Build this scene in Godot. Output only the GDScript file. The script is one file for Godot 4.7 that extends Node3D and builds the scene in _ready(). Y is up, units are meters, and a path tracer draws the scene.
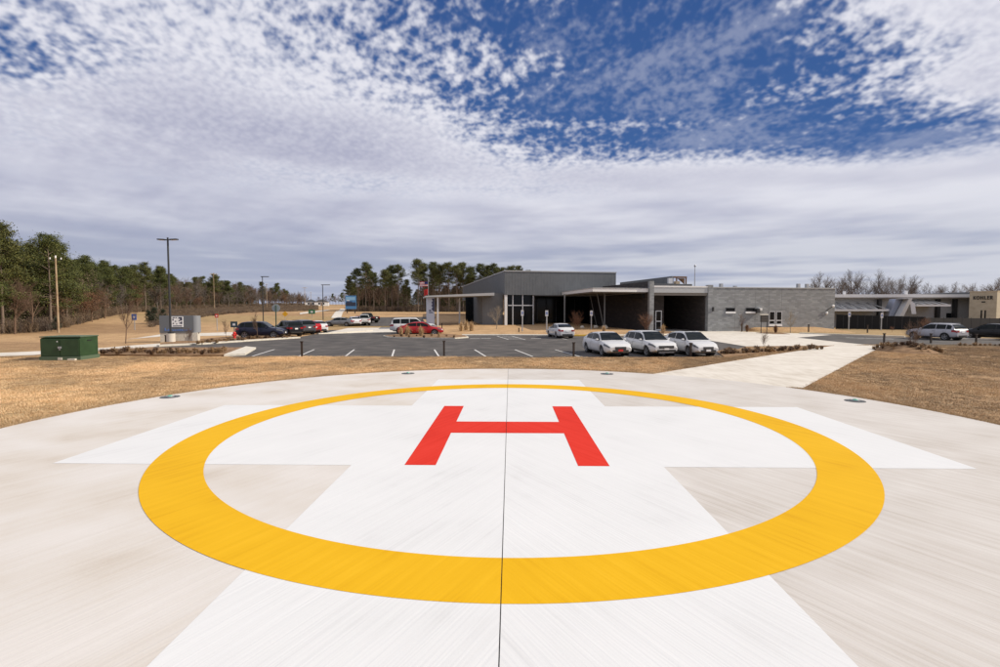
extends Node3D
# A hospital helipad with its car park, building and woods. Metres, y up; the camera stands on the pad's axis and looks along -Z.

const CAM := Vector3(0.06, 3.0, 0.0)
const YAW := 0.0198
const PITCH := -0.0487
const FOCAL := 505.6            # in pixels of the 1000 x 667 photograph
const SUN_AZIMUTH := -1.0        # degrees from +X towards +Z
const SUN_HEIGHT := 35.0

var M := {}
var taken := {}
var rng := RandomNumberGenerator.new()

# ---------------------------------------------------------------- mesh collector
class MB:
	var v := PackedVector3Array()
	var n := PackedVector3Array()
	var t := PackedVector2Array()
	var c := PackedColorArray()
	var tint := Color(1, 1, 1)
	var colored := false
	func put(p: Vector3, nn: Vector3, uv := Vector2.ZERO) -> void:
		v.push_back(p); n.push_back(nn); t.push_back(uv)
		if colored: c.push_back(tint)
	func tri(a: Vector3, b: Vector3, d: Vector3) -> void:
		var nn := (d - a).cross(b - a).normalized()
		put(a, nn); put(b, nn); put(d, nn)
	func quad(a: Vector3, b: Vector3, d: Vector3, e: Vector3, ua := Vector2.ZERO, ub := Vector2.ZERO, ud := Vector2.ZERO, ue := Vector2.ZERO) -> void:
		var nn := (d - a).cross(b - a).normalized()
		put(a, nn, ua); put(b, nn, ub); put(d, nn, ud)
		put(a, nn, ua); put(d, nn, ud); put(e, nn, ue)
	# a box with its uvs in metres
	func box(a: Vector3, b: Vector3, xf := Transform3D.IDENTITY) -> void:
		var x0 := minf(a.x, b.x); var x1 := maxf(a.x, b.x)
		var y0 := minf(a.y, b.y); var y1 := maxf(a.y, b.y)
		var z0 := minf(a.z, b.z); var z1 := maxf(a.z, b.z)
		var faces := [
			[Vector3(x0, y0, z1), Vector3(x0, y1, z1), Vector3(x1, y1, z1), Vector3(x1, y0, z1)],
			[Vector3(x1, y0, z0), Vector3(x1, y1, z0), Vector3(x0, y1, z0), Vector3(x0, y0, z0)],
			[Vector3(x0, y0, z0), Vector3(x0, y1, z0), Vector3(x0, y1, z1), Vector3(x0, y0, z1)],
			[Vector3(x1, y0, z1), Vector3(x1, y1, z1), Vector3(x1, y1, z0), Vector3(x1, y0, z0)],
			[Vector3(x0, y1, z1), Vector3(x0, y1, z0), Vector3(x1, y1, z0), Vector3(x1, y1, z1)],
			[Vector3(x0, y0, z0), Vector3(x0, y0, z1), Vector3(x1, y0, z1), Vector3(x1, y0, z0)]]
		for k in 6:
			var f: Array = faces[k]
			var uv := []
			for p in f:
				if k < 2: uv.push_back(Vector2(p.x, -p.y))
				elif k < 4: uv.push_back(Vector2(p.z, -p.y))
				else: uv.push_back(Vector2(p.x, p.z))
			quad(xf * f[0], xf * f[1], xf * f[2], xf * f[3], uv[0], uv[1], uv[2], uv[3])
	func tube(p0: Vector3, p1: Vector3, r0: float, r1: float, sides := 8, caps := false) -> void:
		var d := (p1 - p0).normalized()
		var s := d.cross(Vector3.RIGHT if absf(d.x) < 0.9 else Vector3.FORWARD).normalized()
		var w := d.cross(s)
		for k in sides:
			var a0 := TAU * k / sides
			var a1 := TAU * (k + 1) / sides
			var n0 := s * cos(a0) + w * sin(a0)
			var n1 := s * cos(a1) + w * sin(a1)
			put(p0 + n0 * r0, n0); put(p1 + n0 * r1, n0); put(p1 + n1 * r1, n1)
			if r0 > 0.0:
				put(p0 + n0 * r0, n0); put(p1 + n1 * r1, n1); put(p0 + n1 * r0, n1)
			if caps:
				put(p1, d); put(p1 + n0 * r1, d); put(p1 + n1 * r1, d)
				put(p0, -d); put(p0 + n1 * r0, -d); put(p0 + n0 * r0, -d)
	func path(pts: Array, radii: Array, sides := 6) -> void:
		for k in pts.size() - 1:
			tube(pts[k], pts[k + 1], radii[k], radii[k + 1], sides)
	# rows of points, shaded smoothly
	func grid(rows: Array, wrap := false) -> void:
		var nr := rows.size()
		var nc: int = rows[0].size()
		var nn := []
		for i in nr:
			var line := PackedVector3Array()
			for j in nc:
				var a: Vector3 = rows[i][(j + nc - 1) % nc if wrap else maxi(j - 1, 0)]
				var b: Vector3 = rows[i][(j + 1) % nc if wrap else mini(j + 1, nc - 1)]
				var e: Vector3 = rows[maxi(i - 1, 0)][j]
				var f: Vector3 = rows[mini(i + 1, nr - 1)][j]
				var q := (f - e).cross(b - a)
				line.push_back(q.normalized() if q.length() > 1e-9 else Vector3.UP)
			nn.push_back(line)
		for i in nr - 1:
			for j in (nc if wrap else nc - 1):
				var k := (j + 1) % nc
				put(rows[i][j], nn[i][j]); put(rows[i][k], nn[i][k]); put(rows[i + 1][k], nn[i + 1][k])
				put(rows[i][j], nn[i][j]); put(rows[i + 1][k], nn[i + 1][k]); put(rows[i + 1][j], nn[i + 1][j])
	# a flat polygon in x and z at height y, with walls down to y - deep
	func slab(poly: PackedVector2Array, y: float, deep: float) -> void:
		var idx := Geometry2D.triangulate_polygon(poly)
		for k in range(0, idx.size(), 3):
			var q := [poly[idx[k]], poly[idx[k + 1]], poly[idx[k + 2]]]
			for p in q: put(Vector3(p.x, y, p.y), Vector3.UP, p)
		if deep > 0.0:
			for k in poly.size():
				var a := poly[k]; var b := poly[(k + 1) % poly.size()]
				quad(Vector3(a.x, y - deep, a.y), Vector3(a.x, y, a.y), Vector3(b.x, y, b.y), Vector3(b.x, y - deep, b.y), a, a, b, b)
	# a polygon in the x-y plane given a depth along z
	func plate(poly: PackedVector2Array, z0: float, z1: float) -> void:
		var idx := Geometry2D.triangulate_polygon(poly)
		for k in range(0, idx.size(), 3):
			for z in [z0, z1]:
				var nn := Vector3(0, 0, -1 if z == minf(z0, z1) else 1)
				for m in 3:
					var p := poly[idx[k + m]]
					put(Vector3(p.x, p.y, z), nn, Vector2(p.x, -p.y))
		for k in poly.size():
			var a := poly[k]; var b := poly[(k + 1) % poly.size()]
			quad(Vector3(a.x, a.y, z0), Vector3(a.x, a.y, z1), Vector3(b.x, b.y, z1), Vector3(b.x, b.y, z0))
	func ball(at: Vector3, r: Vector3, seg := 10, rings := 6) -> void:
		var rows := []
		for i in rings + 1:
			var a := PI * i / rings
			var line := PackedVector3Array()
			for j in seg:
				var b := TAU * j / seg
				line.push_back(at + Vector3(sin(a) * cos(b) * r.x, cos(a) * r.y, sin(a) * sin(b) * r.z))
			rows.push_back(line)
		grid(rows, true)
	func mesh() -> ArrayMesh:
		for k in range(0, 0 if colored and v.size() > 20000 else v.size(), 3):          # every face winds the way its normals point
			if (v[k + 2] - v[k]).cross(v[k + 1] - v[k]).dot(n[k] + n[k + 1] + n[k + 2]) < 0.0:
				var a0 := v[k + 1]; v[k + 1] = v[k + 2]; v[k + 2] = a0
				var a1 := n[k + 1]; n[k + 1] = n[k + 2]; n[k + 2] = a1
				var a2 := t[k + 1]; t[k + 1] = t[k + 2]; t[k + 2] = a2
				if colored:
					var a3 := c[k + 1]; c[k + 1] = c[k + 2]; c[k + 2] = a3
		var a := []
		a.resize(Mesh.ARRAY_MAX)
		a[Mesh.ARRAY_VERTEX] = v; a[Mesh.ARRAY_NORMAL] = n; a[Mesh.ARRAY_TEX_UV] = t
		if colored: a[Mesh.ARRAY_COLOR] = c
		var m := ArrayMesh.new()
		m.add_surface_from_arrays(Mesh.PRIMITIVE_TRIANGLES, a)
		return m

# ---------------------------------------------------------------- naming and tagging
func numbered(called: String) -> String:
	var k: int = taken.get(called, 0)
	taken[called] = k + 1
	return called if k == 0 else "%s_%03d" % [called, k]

func tag(o: Node, label: String, category: String, group := "") -> Node:
	o.set_meta("label", label); o.set_meta("category", category)
	if group != "": o.set_meta("group", group)
	return o

func thing(called: String, label: String, category: String, at := Vector3.ZERO, turn := 0.0, group := "") -> Node3D:
	var o := Node3D.new()
	o.name = numbered(called); add_child(o)
	o.position = at; o.rotation.y = turn
	tag(o, label, category, group)
	return o

func part(called: String, shape, m: Material, parent: Node) -> MeshInstance3D:
	var o := MeshInstance3D.new()
	o.mesh = shape.mesh() if shape is MB else shape
	o.material_override = m
	o.name = called
	o.cast_shadow = GeometryInstance3D.SHADOW_CASTING_SETTING_ON
	parent.add_child(o, true)
	return o

func struct(called: String, shape, m: Material) -> MeshInstance3D:
	var o := part(numbered(called), shape, m, self)
	o.set_meta("kind", "structure")
	return o

func copy(root: Node3D, called: String, label: String, at: Vector3, turn: float, size := 1.0, group := "") -> Node3D:
	var r: Node3D = root.duplicate()
	r.name = numbered(called)
	add_child(r)
	r.position = at; r.rotation.y = turn; r.scale = Vector3.ONE * size
	if label != "": r.set_meta("label", label)
	if group != "": r.set_meta("group", group)
	return r

func bx(called: String, a: Vector3, b: Vector3, m: Material, parent: Node) -> MeshInstance3D:
	var s := MB.new(); s.box(a, b)
	return part(called, s, m, parent)

func rod(called: String, a: Vector3, b: Vector3, r: float, m: Material, parent: Node, r1 := -1.0, sides := 8) -> MeshInstance3D:
	var s := MB.new(); s.tube(a, b, r, r if r1 < 0.0 else r1, sides, true)
	return part(called, s, m, parent)

# ---------------------------------------------------------------- from the photograph's pixels to metres
func eye_ray(px: float, py: float) -> Vector3:
	var b := Basis(Vector3.UP, YAW) * Basis(Vector3.RIGHT, PITCH)
	return b * Vector3((px - 500.0) / FOCAL, (333.5 - py) / FOCAL, -1.0)

func gp(px: float, py: float, h := 0.0) -> Vector3:      # where the ground at height h is seen
	var d := eye_ray(px, py)
	return CAM + d * ((h - CAM.y) / d.y)

func g2(px: float, py: float, h := 0.0) -> Vector2:
	var p := gp(px, py, h)
	return Vector2(p.x, p.z)

func far(px: float, py: float, dist: float) -> Vector3:  # at a known distance along -Z
	var d := eye_ray(px, py)
	return CAM + d * (dist / -d.z)

func poly_of(list: Array, h := 0.0) -> PackedVector2Array:
	var p := PackedVector2Array()
	for q in list: p.push_back(g2(q[0], q[1], h))
	return p

func land(x: float, z: float) -> float:                  # the terrain swells behind and to the left of the car park
	var d := sqrt(x * x + z * z)
	var side := smoothstep(12.0, -10.0, x + 0.12 * z + 14.0)
	var h := 2.2 * smoothstep(78.0, 160.0, d) + 2.6 * smoothstep(170.0, 330.0, d) + 3.0 * smoothstep(330.0, 600.0, d)
	return h * side * smoothstep(-40.0, -75.0, z)

func on_land(px: float, dist: float) -> Vector3:
	var p := far(px, 309.0, dist)
	return Vector3(p.x, land(p.x, p.z), p.z)

# ---------------------------------------------------------------- materials
func lin(r: float, g: float, b: float) -> Color:
	return Color(r, g, b).linear_to_srgb()

func mat(r: float, g: float, b: float, rough := 0.8, metal := 0.0) -> StandardMaterial3D:
	var m := StandardMaterial3D.new()
	m.albedo_color = lin(r, g, b); m.roughness = rough; m.metallic = metal
	return m

func noise(seed_: int, freq: float, oct := 4, kind := FastNoiseLite.TYPE_SIMPLEX_SMOOTH) -> FastNoiseLite:
	var f := FastNoiseLite.new()
	f.seed = seed_; f.frequency = freq; f.noise_type = kind
	f.fractal_octaves = oct
	if oct < 2: f.fractal_type = FastNoiseLite.FRACTAL_NONE
	return f

# one grey layer as bytes: noise of w x h stretched to size x size
func layer(size: int, w: int, h: int, seed_: int, freq: float, oct := 4) -> PackedByteArray:
	var im := noise(seed_, freq, oct).get_seamless_image(w, h)
	im.convert(Image.FORMAT_L8)
	if w * 2 == size and h * 2 == size and freq > 0.03:    # fine grain repeats twice each way
		var wide := Image.create(size, size, false, Image.FORMAT_L8)
		for q in [Vector2i(0, 0), Vector2i(w, 0), Vector2i(0, h), Vector2i(w, h)]: wide.blit_rect(im, Rect2i(0, 0, w, h), q)
		return wide.get_data()
	if w != size or h != size: im.resize(size, size, Image.INTERPOLATE_CUBIC)
	return im.get_data()

# layers weighted, then looked up in a list of linear colours
func blend_tex(size: int, layers: Array, weights: Array, ramp: Array, spread := 1.0) -> ImageTexture:
	var lut := PackedByteArray()
	for k in 256:
		var x := clampf((k / 255.0 - 0.5) * spread + 0.5, 0.0, 1.0) * (ramp.size() - 1)
		var i := mini(int(x), ramp.size() - 2)
		var q: Color = (ramp[i] as Color).lerp(ramp[i + 1], x - i).linear_to_srgb()
		lut.append(clampi(int(q.r * 255.0 + 0.5), 0, 255)); lut.append(clampi(int(q.g * 255.0 + 0.5), 0, 255)); lut.append(clampi(int(q.b * 255.0 + 0.5), 0, 255))
	var total := 0.0
	for w in weights: total += w
	var n := size * size
	var out := PackedByteArray()
	out.resize(n * 3)
	var a: PackedByteArray = layers[0]
	var b: PackedByteArray = layers[1] if layers.size() > 1 else layers[0]
	var d: PackedByteArray = layers[2] if layers.size() > 2 else layers[0]
	var wa: float = weights[0] / total
	var wb: float = weights[1] / total if weights.size() > 1 else 0.0
	var wd: float = weights[2] / total if weights.size() > 2 else 0.0
	for k in n:
		var g := clampi(int(a[k] * wa + b[k] * wb + d[k] * wd), 0, 255) * 3
		out[k * 3] = lut[g]; out[k * 3 + 1] = lut[g + 1]; out[k * 3 + 2] = lut[g + 2]
	return ImageTexture.create_from_image(Image.create_from_data(size, size, false, Image.FORMAT_RGB8, out))

func grey_tex(size: int, data: PackedByteArray) -> ImageTexture:
	return ImageTexture.create_from_image(Image.create_from_data(size, size, false, Image.FORMAT_L8, data))

func bump_tex(size: int, data: PackedByteArray, strength: float) -> ImageTexture:
	var im := Image.create_from_data(size, size, false, Image.FORMAT_L8, data)
	im.convert(Image.FORMAT_RGBA8)
	im.bump_map_to_normal_map(strength)
	return ImageTexture.create_from_image(im)

func textured(tex: Texture2D, metres: float, rough: float, bump: Texture2D = null, depth := 1.0) -> StandardMaterial3D:
	var m := StandardMaterial3D.new()
	m.albedo_texture = tex; m.roughness = rough
	m.uv1_triplanar = true; m.uv1_world_triplanar = true
	m.uv1_scale = Vector3.ONE / metres
	if bump:
		m.normal_enabled = true; m.normal_texture = bump; m.normal_scale = depth
	return m

func by_uv(m: StandardMaterial3D, metres: float) -> StandardMaterial3D:
	m.uv1_triplanar = false; m.uv1_world_triplanar = false
	m.uv1_scale = Vector3.ONE / metres
	return m

func make_materials() -> void:
	# broomed concrete: streaks run along u
	var streak := layer(1024, 40, 1024, 11, 0.05, 5)
	var patch := layer(1024, 512, 512, 12, 0.006, 5)
	var grit := layer(1024, 1024, 1024, 13, 0.22, 3)
	var con := [Color(0.50, 0.45, 0.395), Color(0.56, 0.522, 0.48), Color(0.595, 0.567, 0.54), Color(0.625, 0.60, 0.58)]
	var broom := bump_tex(1024, layer(1024, 24, 1024, 14, 0.18, 3), 1.2)
	M.pad_right = by_uv(textured(blend_tex(1024, [streak, patch, grit], [0.75, 0.7, 0.22], [Color(0.43, 0.395, 0.355), Color(0.51, 0.48, 0.45), Color(0.555, 0.53, 0.505), Color(0.61, 0.59, 0.565)], 1.25), 7.0, 0.85, broom, 0.25), 7.0)
	M.pad_left = by_uv(textured(blend_tex(1024, [streak, patch, grit], [0.26, 0.95, 0.20], con, 1.35), 9.0, 0.85, broom, 0.2), 9.0)
	M.concrete = textured(blend_tex(1024, [layer(1024, 1024, 256, 15, 0.02, 4), patch, grit], [0.6, 0.7, 0.2], [Color(0.47, 0.42, 0.35), Color(0.555, 0.51, 0.445), Color(0.62, 0.58, 0.515), Color(0.66, 0.62, 0.56)], 1.5), 8.0, 0.88)
	M.kerb = textured(blend_tex(512, [layer(512, 512, 512, 16, 0.02, 4), layer(512, 512, 512, 17, 0.2, 2)], [0.7, 0.3], [Color(0.46, 0.42, 0.35), Color(0.60, 0.56, 0.48), Color(0.66, 0.62, 0.54)], 1.4), 3.0, 0.88)
	var white := [Color(0.575, 0.58, 0.585), Color(0.632, 0.64, 0.648), Color(0.652, 0.66, 0.668), Color(0.668, 0.676, 0.684)]
	M.white_paint = by_uv(textured(blend_tex(1024, [streak, patch, grit], [0.5, 0.7, 0.15], white, 1.2), 8.0, 0.7, broom, 0.18), 8.0)
	var yellow := [Color(0.60, 0.32, 0.008), Color(0.66, 0.372, 0.010), Color(0.685, 0.39, 0.012), Color(0.71, 0.41, 0.016)]
	M.yellow_paint = by_uv(textured(blend_tex(1024, [streak, patch, grit], [0.8, 0.6, 0.15], yellow, 1.4), 8.0, 0.7, broom, 0.18), 8.0)
	var red := [Color(0.53, 0.026, 0.014), Color(0.60, 0.034, 0.019), Color(0.63, 0.042, 0.026)]
	M.red_paint = by_uv(textured(blend_tex(1024, [streak, patch, grit], [0.8, 0.6, 0.15], red, 1.4), 8.0, 0.7, broom, 0.18), 8.0)
	for k in ["white_paint", "yellow_paint", "red_paint", "pad_left", "pad_right"]: M[k].metallic_specular = 0.2
	# asphalt: dark binder with pale stone, rubbed in patches
	M.asphalt = textured(blend_tex(1024, [layer(1024, 1024, 1024, 21, 0.35, 2), layer(1024, 512, 512, 22, 0.008, 5)], [0.45, 0.6], [Color(0.040, 0.036, 0.034), Color(0.060, 0.054, 0.050), Color(0.078, 0.070, 0.064), Color(0.115, 0.103, 0.094)], 1.9), 9.0, 0.9)
	M.line_paint = textured(blend_tex(512, [layer(512, 512, 512, 23, 0.05, 5)], [1.0], [Color(0.30, 0.30, 0.29), Color(0.66, 0.65, 0.63), Color(0.76, 0.755, 0.74)], 1.6), 2.0, 0.8)
	# dormant turf: straw with browner patches and thin soil
	var straw := [Color(0.15, 0.085, 0.038), Color(0.31, 0.185, 0.085), Color(0.43, 0.27, 0.13), Color(0.52, 0.34, 0.175), Color(0.58, 0.41, 0.23)]
	M.turf = textured(blend_tex(2048, [layer(2048, 1024, 1024, 31, 0.012, 5), layer(2048, 1024, 1024, 32, 0.12, 3), layer(2048, 1024, 1024, 33, 0.035, 4)], [0.5, 0.45, 0.5], straw, 1.35), 26.0, 0.95, bump_tex(1024, layer(1024, 1024, 1024, 34, 0.1, 4), 3.0), 0.6)
	M.mulch = textured(blend_tex(1024, [layer(1024, 1024, 1024, 35, 0.15, 3), layer(1024, 512, 512, 36, 0.02, 4)], [0.6, 0.5], [Color(0.05, 0.025, 0.012), Color(0.16, 0.085, 0.038), Color(0.29, 0.175, 0.085), Color(0.38, 0.25, 0.14)], 1.6), 6.0, 0.95)
	# metal and paint
	M.plate = mat(0.10, 0.105, 0.105, 0.6, 0.3)
	M.lens = mat(0.12, 0.42, 0.30, 0.15)
	M.dark_pole = mat(0.045, 0.046, 0.05, 0.45, 0.4)
	M.black = mat(0.012, 0.012, 0.013, 0.6)
	M.brown_post = mat(0.035, 0.022, 0.015, 0.7)
	M.galvanised = mat(0.42, 0.43, 0.45, 0.45, 0.6)
	M.sign_white = mat(0.78, 0.78, 0.78, 0.6)
	M.sign_blue = mat(0.03, 0.12, 0.45, 0.55)
	M.sign_red = mat(0.55, 0.03, 0.025, 0.55)
	M.sign_yellow = mat(0.70, 0.38, 0.01, 0.55)
	M.sign_green = mat(0.02, 0.16, 0.07, 0.55)
	M.yellow_steel = mat(0.66, 0.38, 0.012, 0.5)
	M.aluminium = mat(0.62, 0.63, 0.65, 0.4, 0.3)
	M.glass_dark = mat(0.008, 0.010, 0.012, 0.08)
	M.glass_dark.metallic_specular = 0.3
	M.green_cabinet = textured(blend_tex(512, [layer(512, 512, 512, 41, 0.01, 4), layer(512, 512, 512, 42, 0.2, 2)], [0.8, 0.2], [Color(0.015, 0.042, 0.012), Color(0.020, 0.053, 0.016), Color(0.026, 0.064, 0.021)], 1.3), 3.0, 0.55)
	M.green_sill = mat(0.075, 0.115, 0.068, 0.7)
	M.wood_pole = textured(blend_tex(512, [layer(512, 512, 32, 43, 0.05, 4)], [1.0], [Color(0.20, 0.13, 0.075), Color(0.36, 0.26, 0.16), Color(0.44, 0.34, 0.23)], 1.5), 2.0, 0.9)

# ---------------------------------------------------------------- sky: a sheet of high broken cloud over blue air
var sky_noise := []
# where the sheet is thick (+) and where it has opened (-): across, ahead, width, depth, strength; in cloud heights
var sky_blobs := [[0.80, 2.55, 1.15, 0.85, -1.15], [0.30, 1.60, 0.75, 0.60, -1.10], [2.3, 3.10, 1.0, 0.42, -0.75], [-2.25, 1.95, 0.55, 0.26, -0.75], [-1.0, 1.25, 0.9, 0.26, -0.30],
	[1.50, 1.62, 0.50, 0.26, 1.00], [2.35, 2.15, 0.55, 0.30, 1.30], [2.0, 1.5, 0.5, 0.3, 0.5], [0.25, 1.62, 0.50, 0.14, 0.50], [0.10, 2.12, 0.40, 0.14, 0.50], [0.60, 2.80, 0.55, 0.12, 0.60], [1.5, 2.42, 0.5, 0.2, 0.25],
	[-1.5, 2.6, 1.0, 0.9, 0.30], [-0.75, 3.2, 0.8, 0.6, 0.40], [1.5, 3.95, 1.6, 0.40, 0.50]]

func sky_color(x: float, y: float, reach: float, s: float) -> Color:
	# clear air, milky towards the horizon
	var blue := Color(0.030, 0.090, 0.285).lerp(Color(0.070, 0.170, 0.42), clampf(1.0 - s / 0.58, 0.0, 1.0)).lerp(Color(0.36, 0.44, 0.60), pow(clampf(1.0 - s / 0.22, 0.0, 1.0), 1.5))
	var veil := smoothstep(3.3, 6.0, reach)
	var edge_on := smoothstep(3.6, 11.0, reach)
	var small := 1.0 - smoothstep(2.6, 5.5, reach)
	var wx: float = sky_noise[3].get_noise_2d(x * 0.8, y * 0.8)
	var cv: float = 0.66 + 0.30 * sky_noise[0].get_noise_2d(x, y)
	if y > 0.3 and y < 6.0 and absf(x) < 6.0:
		for b in sky_blobs:
			var ex: float = (x - b[0]) / b[2]; var ey: float = (y - b[1]) / b[3]
			var e := ex * ex + ey * ey
			if e < 5.0: cv += b[4] * exp(-e)
	cv = lerpf(cv, maxf(cv, 0.75) + 0.12, veil)
	# cloudlets in rows that lie across the wind, drawn out into fibres by the wind aloft
	var puff := 1.55 * pow(reach, -0.45)      # heaped cloudlets look rounder from the side than a flat sheet would
	var r := (x * 0.82 - y * 0.57) * puff + wx * 0.03
	var u := (x * 0.57 + y * 0.82) * puff + wx * 0.03
	var d: float = sky_noise[1].get_noise_2d(r, u * 1.15) * (0.15 + 0.85 * small)
	var f := 0.0
	if small > 0.01: f = sky_noise[2].get_noise_2d(r, u) * small
	var fibre: float = sky_noise[4].get_noise_2d(r * 0.55, u * 1.4)
	var streak: float = sky_noise[3].get_noise_2d(atan2(x, y) * 3.2, log(reach) * 3.4 + 40.0)
	var rough := lerpf(1.0, 0.26, smoothstep(0.40, 1.0, cv))
	var m := cv + (d * 0.62 + f * 0.50 + fibre * 0.14) * rough + streak * (0.08 + 0.22 * edge_on)
	var dens := pow(smoothstep(-0.20, 0.95, m), 0.9)
	var thick := smoothstep(0.45, 1.2, cv + d * 0.3 + fibre * 0.2)
	# lit tops are white, whiter towards the sun; the sheet seen from below turns lavender grey
	var sunward := clampf(x / reach, -0.5, 0.8)
	var grey := clampf(thick * smoothstep(1.6, 3.4, reach) * (0.62 - 0.55 * sunward) + 0.10 * thick - (d * 0.28 + f * 0.30) * small - streak * 0.45 * veil - wx * 0.22 - fibre * 0.15, 0.0, 1.0)
	var cloud := Color(0.83, 0.83, 0.90).lerp(Color(0.47, 0.48, 0.61), grey)
	var low := Color(0.42, 0.45, 0.565).lerp(Color(0.70, 0.71, 0.76), clampf(sunward * 1.15 + 0.26 + streak * 1.1 + fibre * 0.2, 0.0, 1.0))
	cloud = cloud.lerp(low, edge_on * 0.8)
	var o := dens * lerpf(0.97, 0.84, edge_on)
	# a thin torn veil hangs in the openings
	o = maxf(o, 0.26 * smoothstep(-0.25, 0.55, fibre * 0.35 + wx * 0.5 + f * 0.35 + d * 0.35))
	return blue.lerp(cloud, o)

func make_sky() -> Sky:
	var w := 4096
	var h := 2048
	sky_noise = [noise(5, 0.45, 3), noise(6, 7.5, 3), noise(7, 21.0, 3), noise(8, 0.9, 4), noise(9, 2.4, 4)]
	var data := PackedByteArray()
	data.resize(w * h * 3)
	var q := Color(0.36, 0.40, 0.48).linear_to_srgb()
	var row := PackedByteArray()
	for i in w: row.append_array(PackedByteArray([int(q.r * 255), int(q.g * 255), int(q.b * 255)]))
	data.clear()
	# one row of colours at a time; finer where the view lies, coarser behind and overhead
	var j := 0
	while j < h:
		var up := (0.5 - (j + 0.5) / h) * PI
		if up <= 0.002:
			data.append_array(row); j += 1
			continue
		var line := PackedByteArray()
		line.resize(w * 3)
		var rows := 4 if up > 0.80 else 1
		var i := 0
		var s := sin(up)
		var reach := minf(1.0 / tan(up), 60.0)
		while i < w:
			var ahead := absf(i - w * 0.5) > w * 0.355
			var step := 1 if ahead and rows == 1 else 4
			if step == 4 and rows == 1 and j % 4 != 0:
				# repeat what the row above has
				var k0 := ((j - 1) * w + i) * 3
				for m in 12: line[i * 3 + m] = data[k0 + m]
				i += 4
				continue
			var a := (i + 0.5 * step) / w * TAU      # the panorama begins straight ahead
			var c := sky_color(sin(a) * reach, cos(a) * reach, reach, s)
			var cr := int(255.0 * pow(clampf(c.r, 0.0, 1.0), 0.4545)); var cg := int(255.0 * pow(clampf(c.g, 0.0, 1.0), 0.4545)); var cb := int(255.0 * pow(clampf(c.b, 0.0, 1.0), 0.4545))
			for m in step:
				line[(i + m) * 3] = cr; line[(i + m) * 3 + 1] = cg; line[(i + m) * 3 + 2] = cb
			i += step
		for m in rows: data.append_array(line)
		j += rows
	var m := PanoramaSkyMaterial.new()
	m.panorama = ImageTexture.create_from_image(Image.create_from_data(w, h, false, Image.FORMAT_RGB8, data))
	var sky := Sky.new()
	sky.sky_material = m
	return sky

func _ready() -> void:
	rng.seed = 7
	# camera, sky, sun, exposure
	var cam := Camera3D.new()
	cam.name = "camera"; add_child(cam)
	cam.position = CAM
	cam.rotation = Vector3(PITCH, YAW, 0)
	cam.fov = rad_to_deg(2.0 * atan(333.5 / FOCAL))
	cam.near = 0.1; cam.far = 6000.0
	cam.current = true
	var env := Environment.new()
	env.background_mode = Environment.BG_SKY
	env.sky = make_sky()
	env.background_energy_multiplier = 1.0
	env.tonemap_mode = Environment.TONE_MAPPER_LINEAR
	env.tonemap_exposure = 0.98
	env.sdfgi_enabled = true; env.ssao_enabled = true; env.ssil_enabled = true
	var we := WorldEnvironment.new()
	we.name = "world"; we.environment = env; add_child(we)
	var sun := DirectionalLight3D.new()
	sun.name = "sun"; add_child(sun)
	var az := deg_to_rad(SUN_AZIMUTH); var el := deg_to_rad(SUN_HEIGHT)
	sun.look_at_from_position(Vector3(cos(az) * cos(el), sin(el), sin(az) * cos(el)) * 50.0, Vector3.ZERO)
	sun.light_energy = 1.5
	sun.light_color = Color(1.0, 0.955, 0.88)
	sun.light_angular_distance = 0.5
	sun.shadow_enabled = true
	make_materials()
	make_ground()
	make_pad()
	make_building()
	make_works()
	make_woods()
	make_cars()
	make_street()
	make_plants()
	make_grass()

# ---------------------------------------------------------------- ground, roads, kerbs
func gl(px: float, py: float) -> Vector3:                # where a line of sight meets the swelling land
	var d := eye_ray(px, py)
	var t := 10.0
	while t < 700.0:
		var p := CAM + d * t
		if p.y <= land(p.x, p.z): return Vector3(p.x, land(p.x, p.z), p.z)
		t += 0.25 if t < 120.0 else 1.0
	return on_land(px, 600.0)

# a strip between two edges given in pixels, draped over the land
func strip(near: Array, away: Array, lift: float, cuts := 16) -> MB:
	var s := MB.new()
	var rows := []
	for side in [near, away]:
		var line := PackedVector3Array()
		for k in cuts + 1:
			var x = float(k) / cuts * (side.size() - 1)
			var i := mini(int(x), side.size() - 2)
			var a := Vector2(side[i][0], side[i][1]); var b := Vector2(side[i + 1][0], side[i + 1][1])
			var q := a.lerp(b, x - i)
			line.push_back(gl(q.x, q.y))
		rows.push_back(line)
	var full := []
	for r in 9:
		var line := PackedVector3Array()
		for k in cuts + 1:
			var p: Vector3 = rows[0][k].lerp(rows[1][k], r / 8.0)
			line.push_back(Vector3(p.x, land(p.x, p.z) + lift, p.z))
		full.push_back(line)
	s.grid(full)
	return s

func flat(called: String, poly: PackedVector2Array, y: float, m: Material, deep := 0.0) -> MeshInstance3D:
	var s := MB.new(); s.slab(poly, y, deep)
	return struct(called, s, m)

# a raised island: a kerb all round and planting soil inside
func island(poly: PackedVector2Array, m: Material, rim := 0.16, y := 0.13) -> void:
	flat("kerb", poly, y, M.kerb, 0.16)
	for p in Geometry2D.offset_polygon(poly, -rim):
		if p.size() > 2: flat("planting_bed", p, y + 0.03, m, 0.05)

# a kerb along a line, its near face upright
func kerb_line(pts: Array, width: float, h := 0.13, m: Material = null) -> void:
	var s := MB.new()
	for k in pts.size() - 1:
		var a: Vector3 = pts[k]; var b: Vector3 = pts[k + 1]
		var d := (b - a).normalized()
		var side := Vector3(-d.z, 0, d.x) * width * 0.5
		var q := [a - side, a + side, b + side, b - side]
		var poly := PackedVector2Array()
		for p in q: poly.push_back(Vector2(p.x, p.z))
		s.slab(poly, h, h + 0.02)
	struct("kerb", s, m if m else M.kerb)

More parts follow.
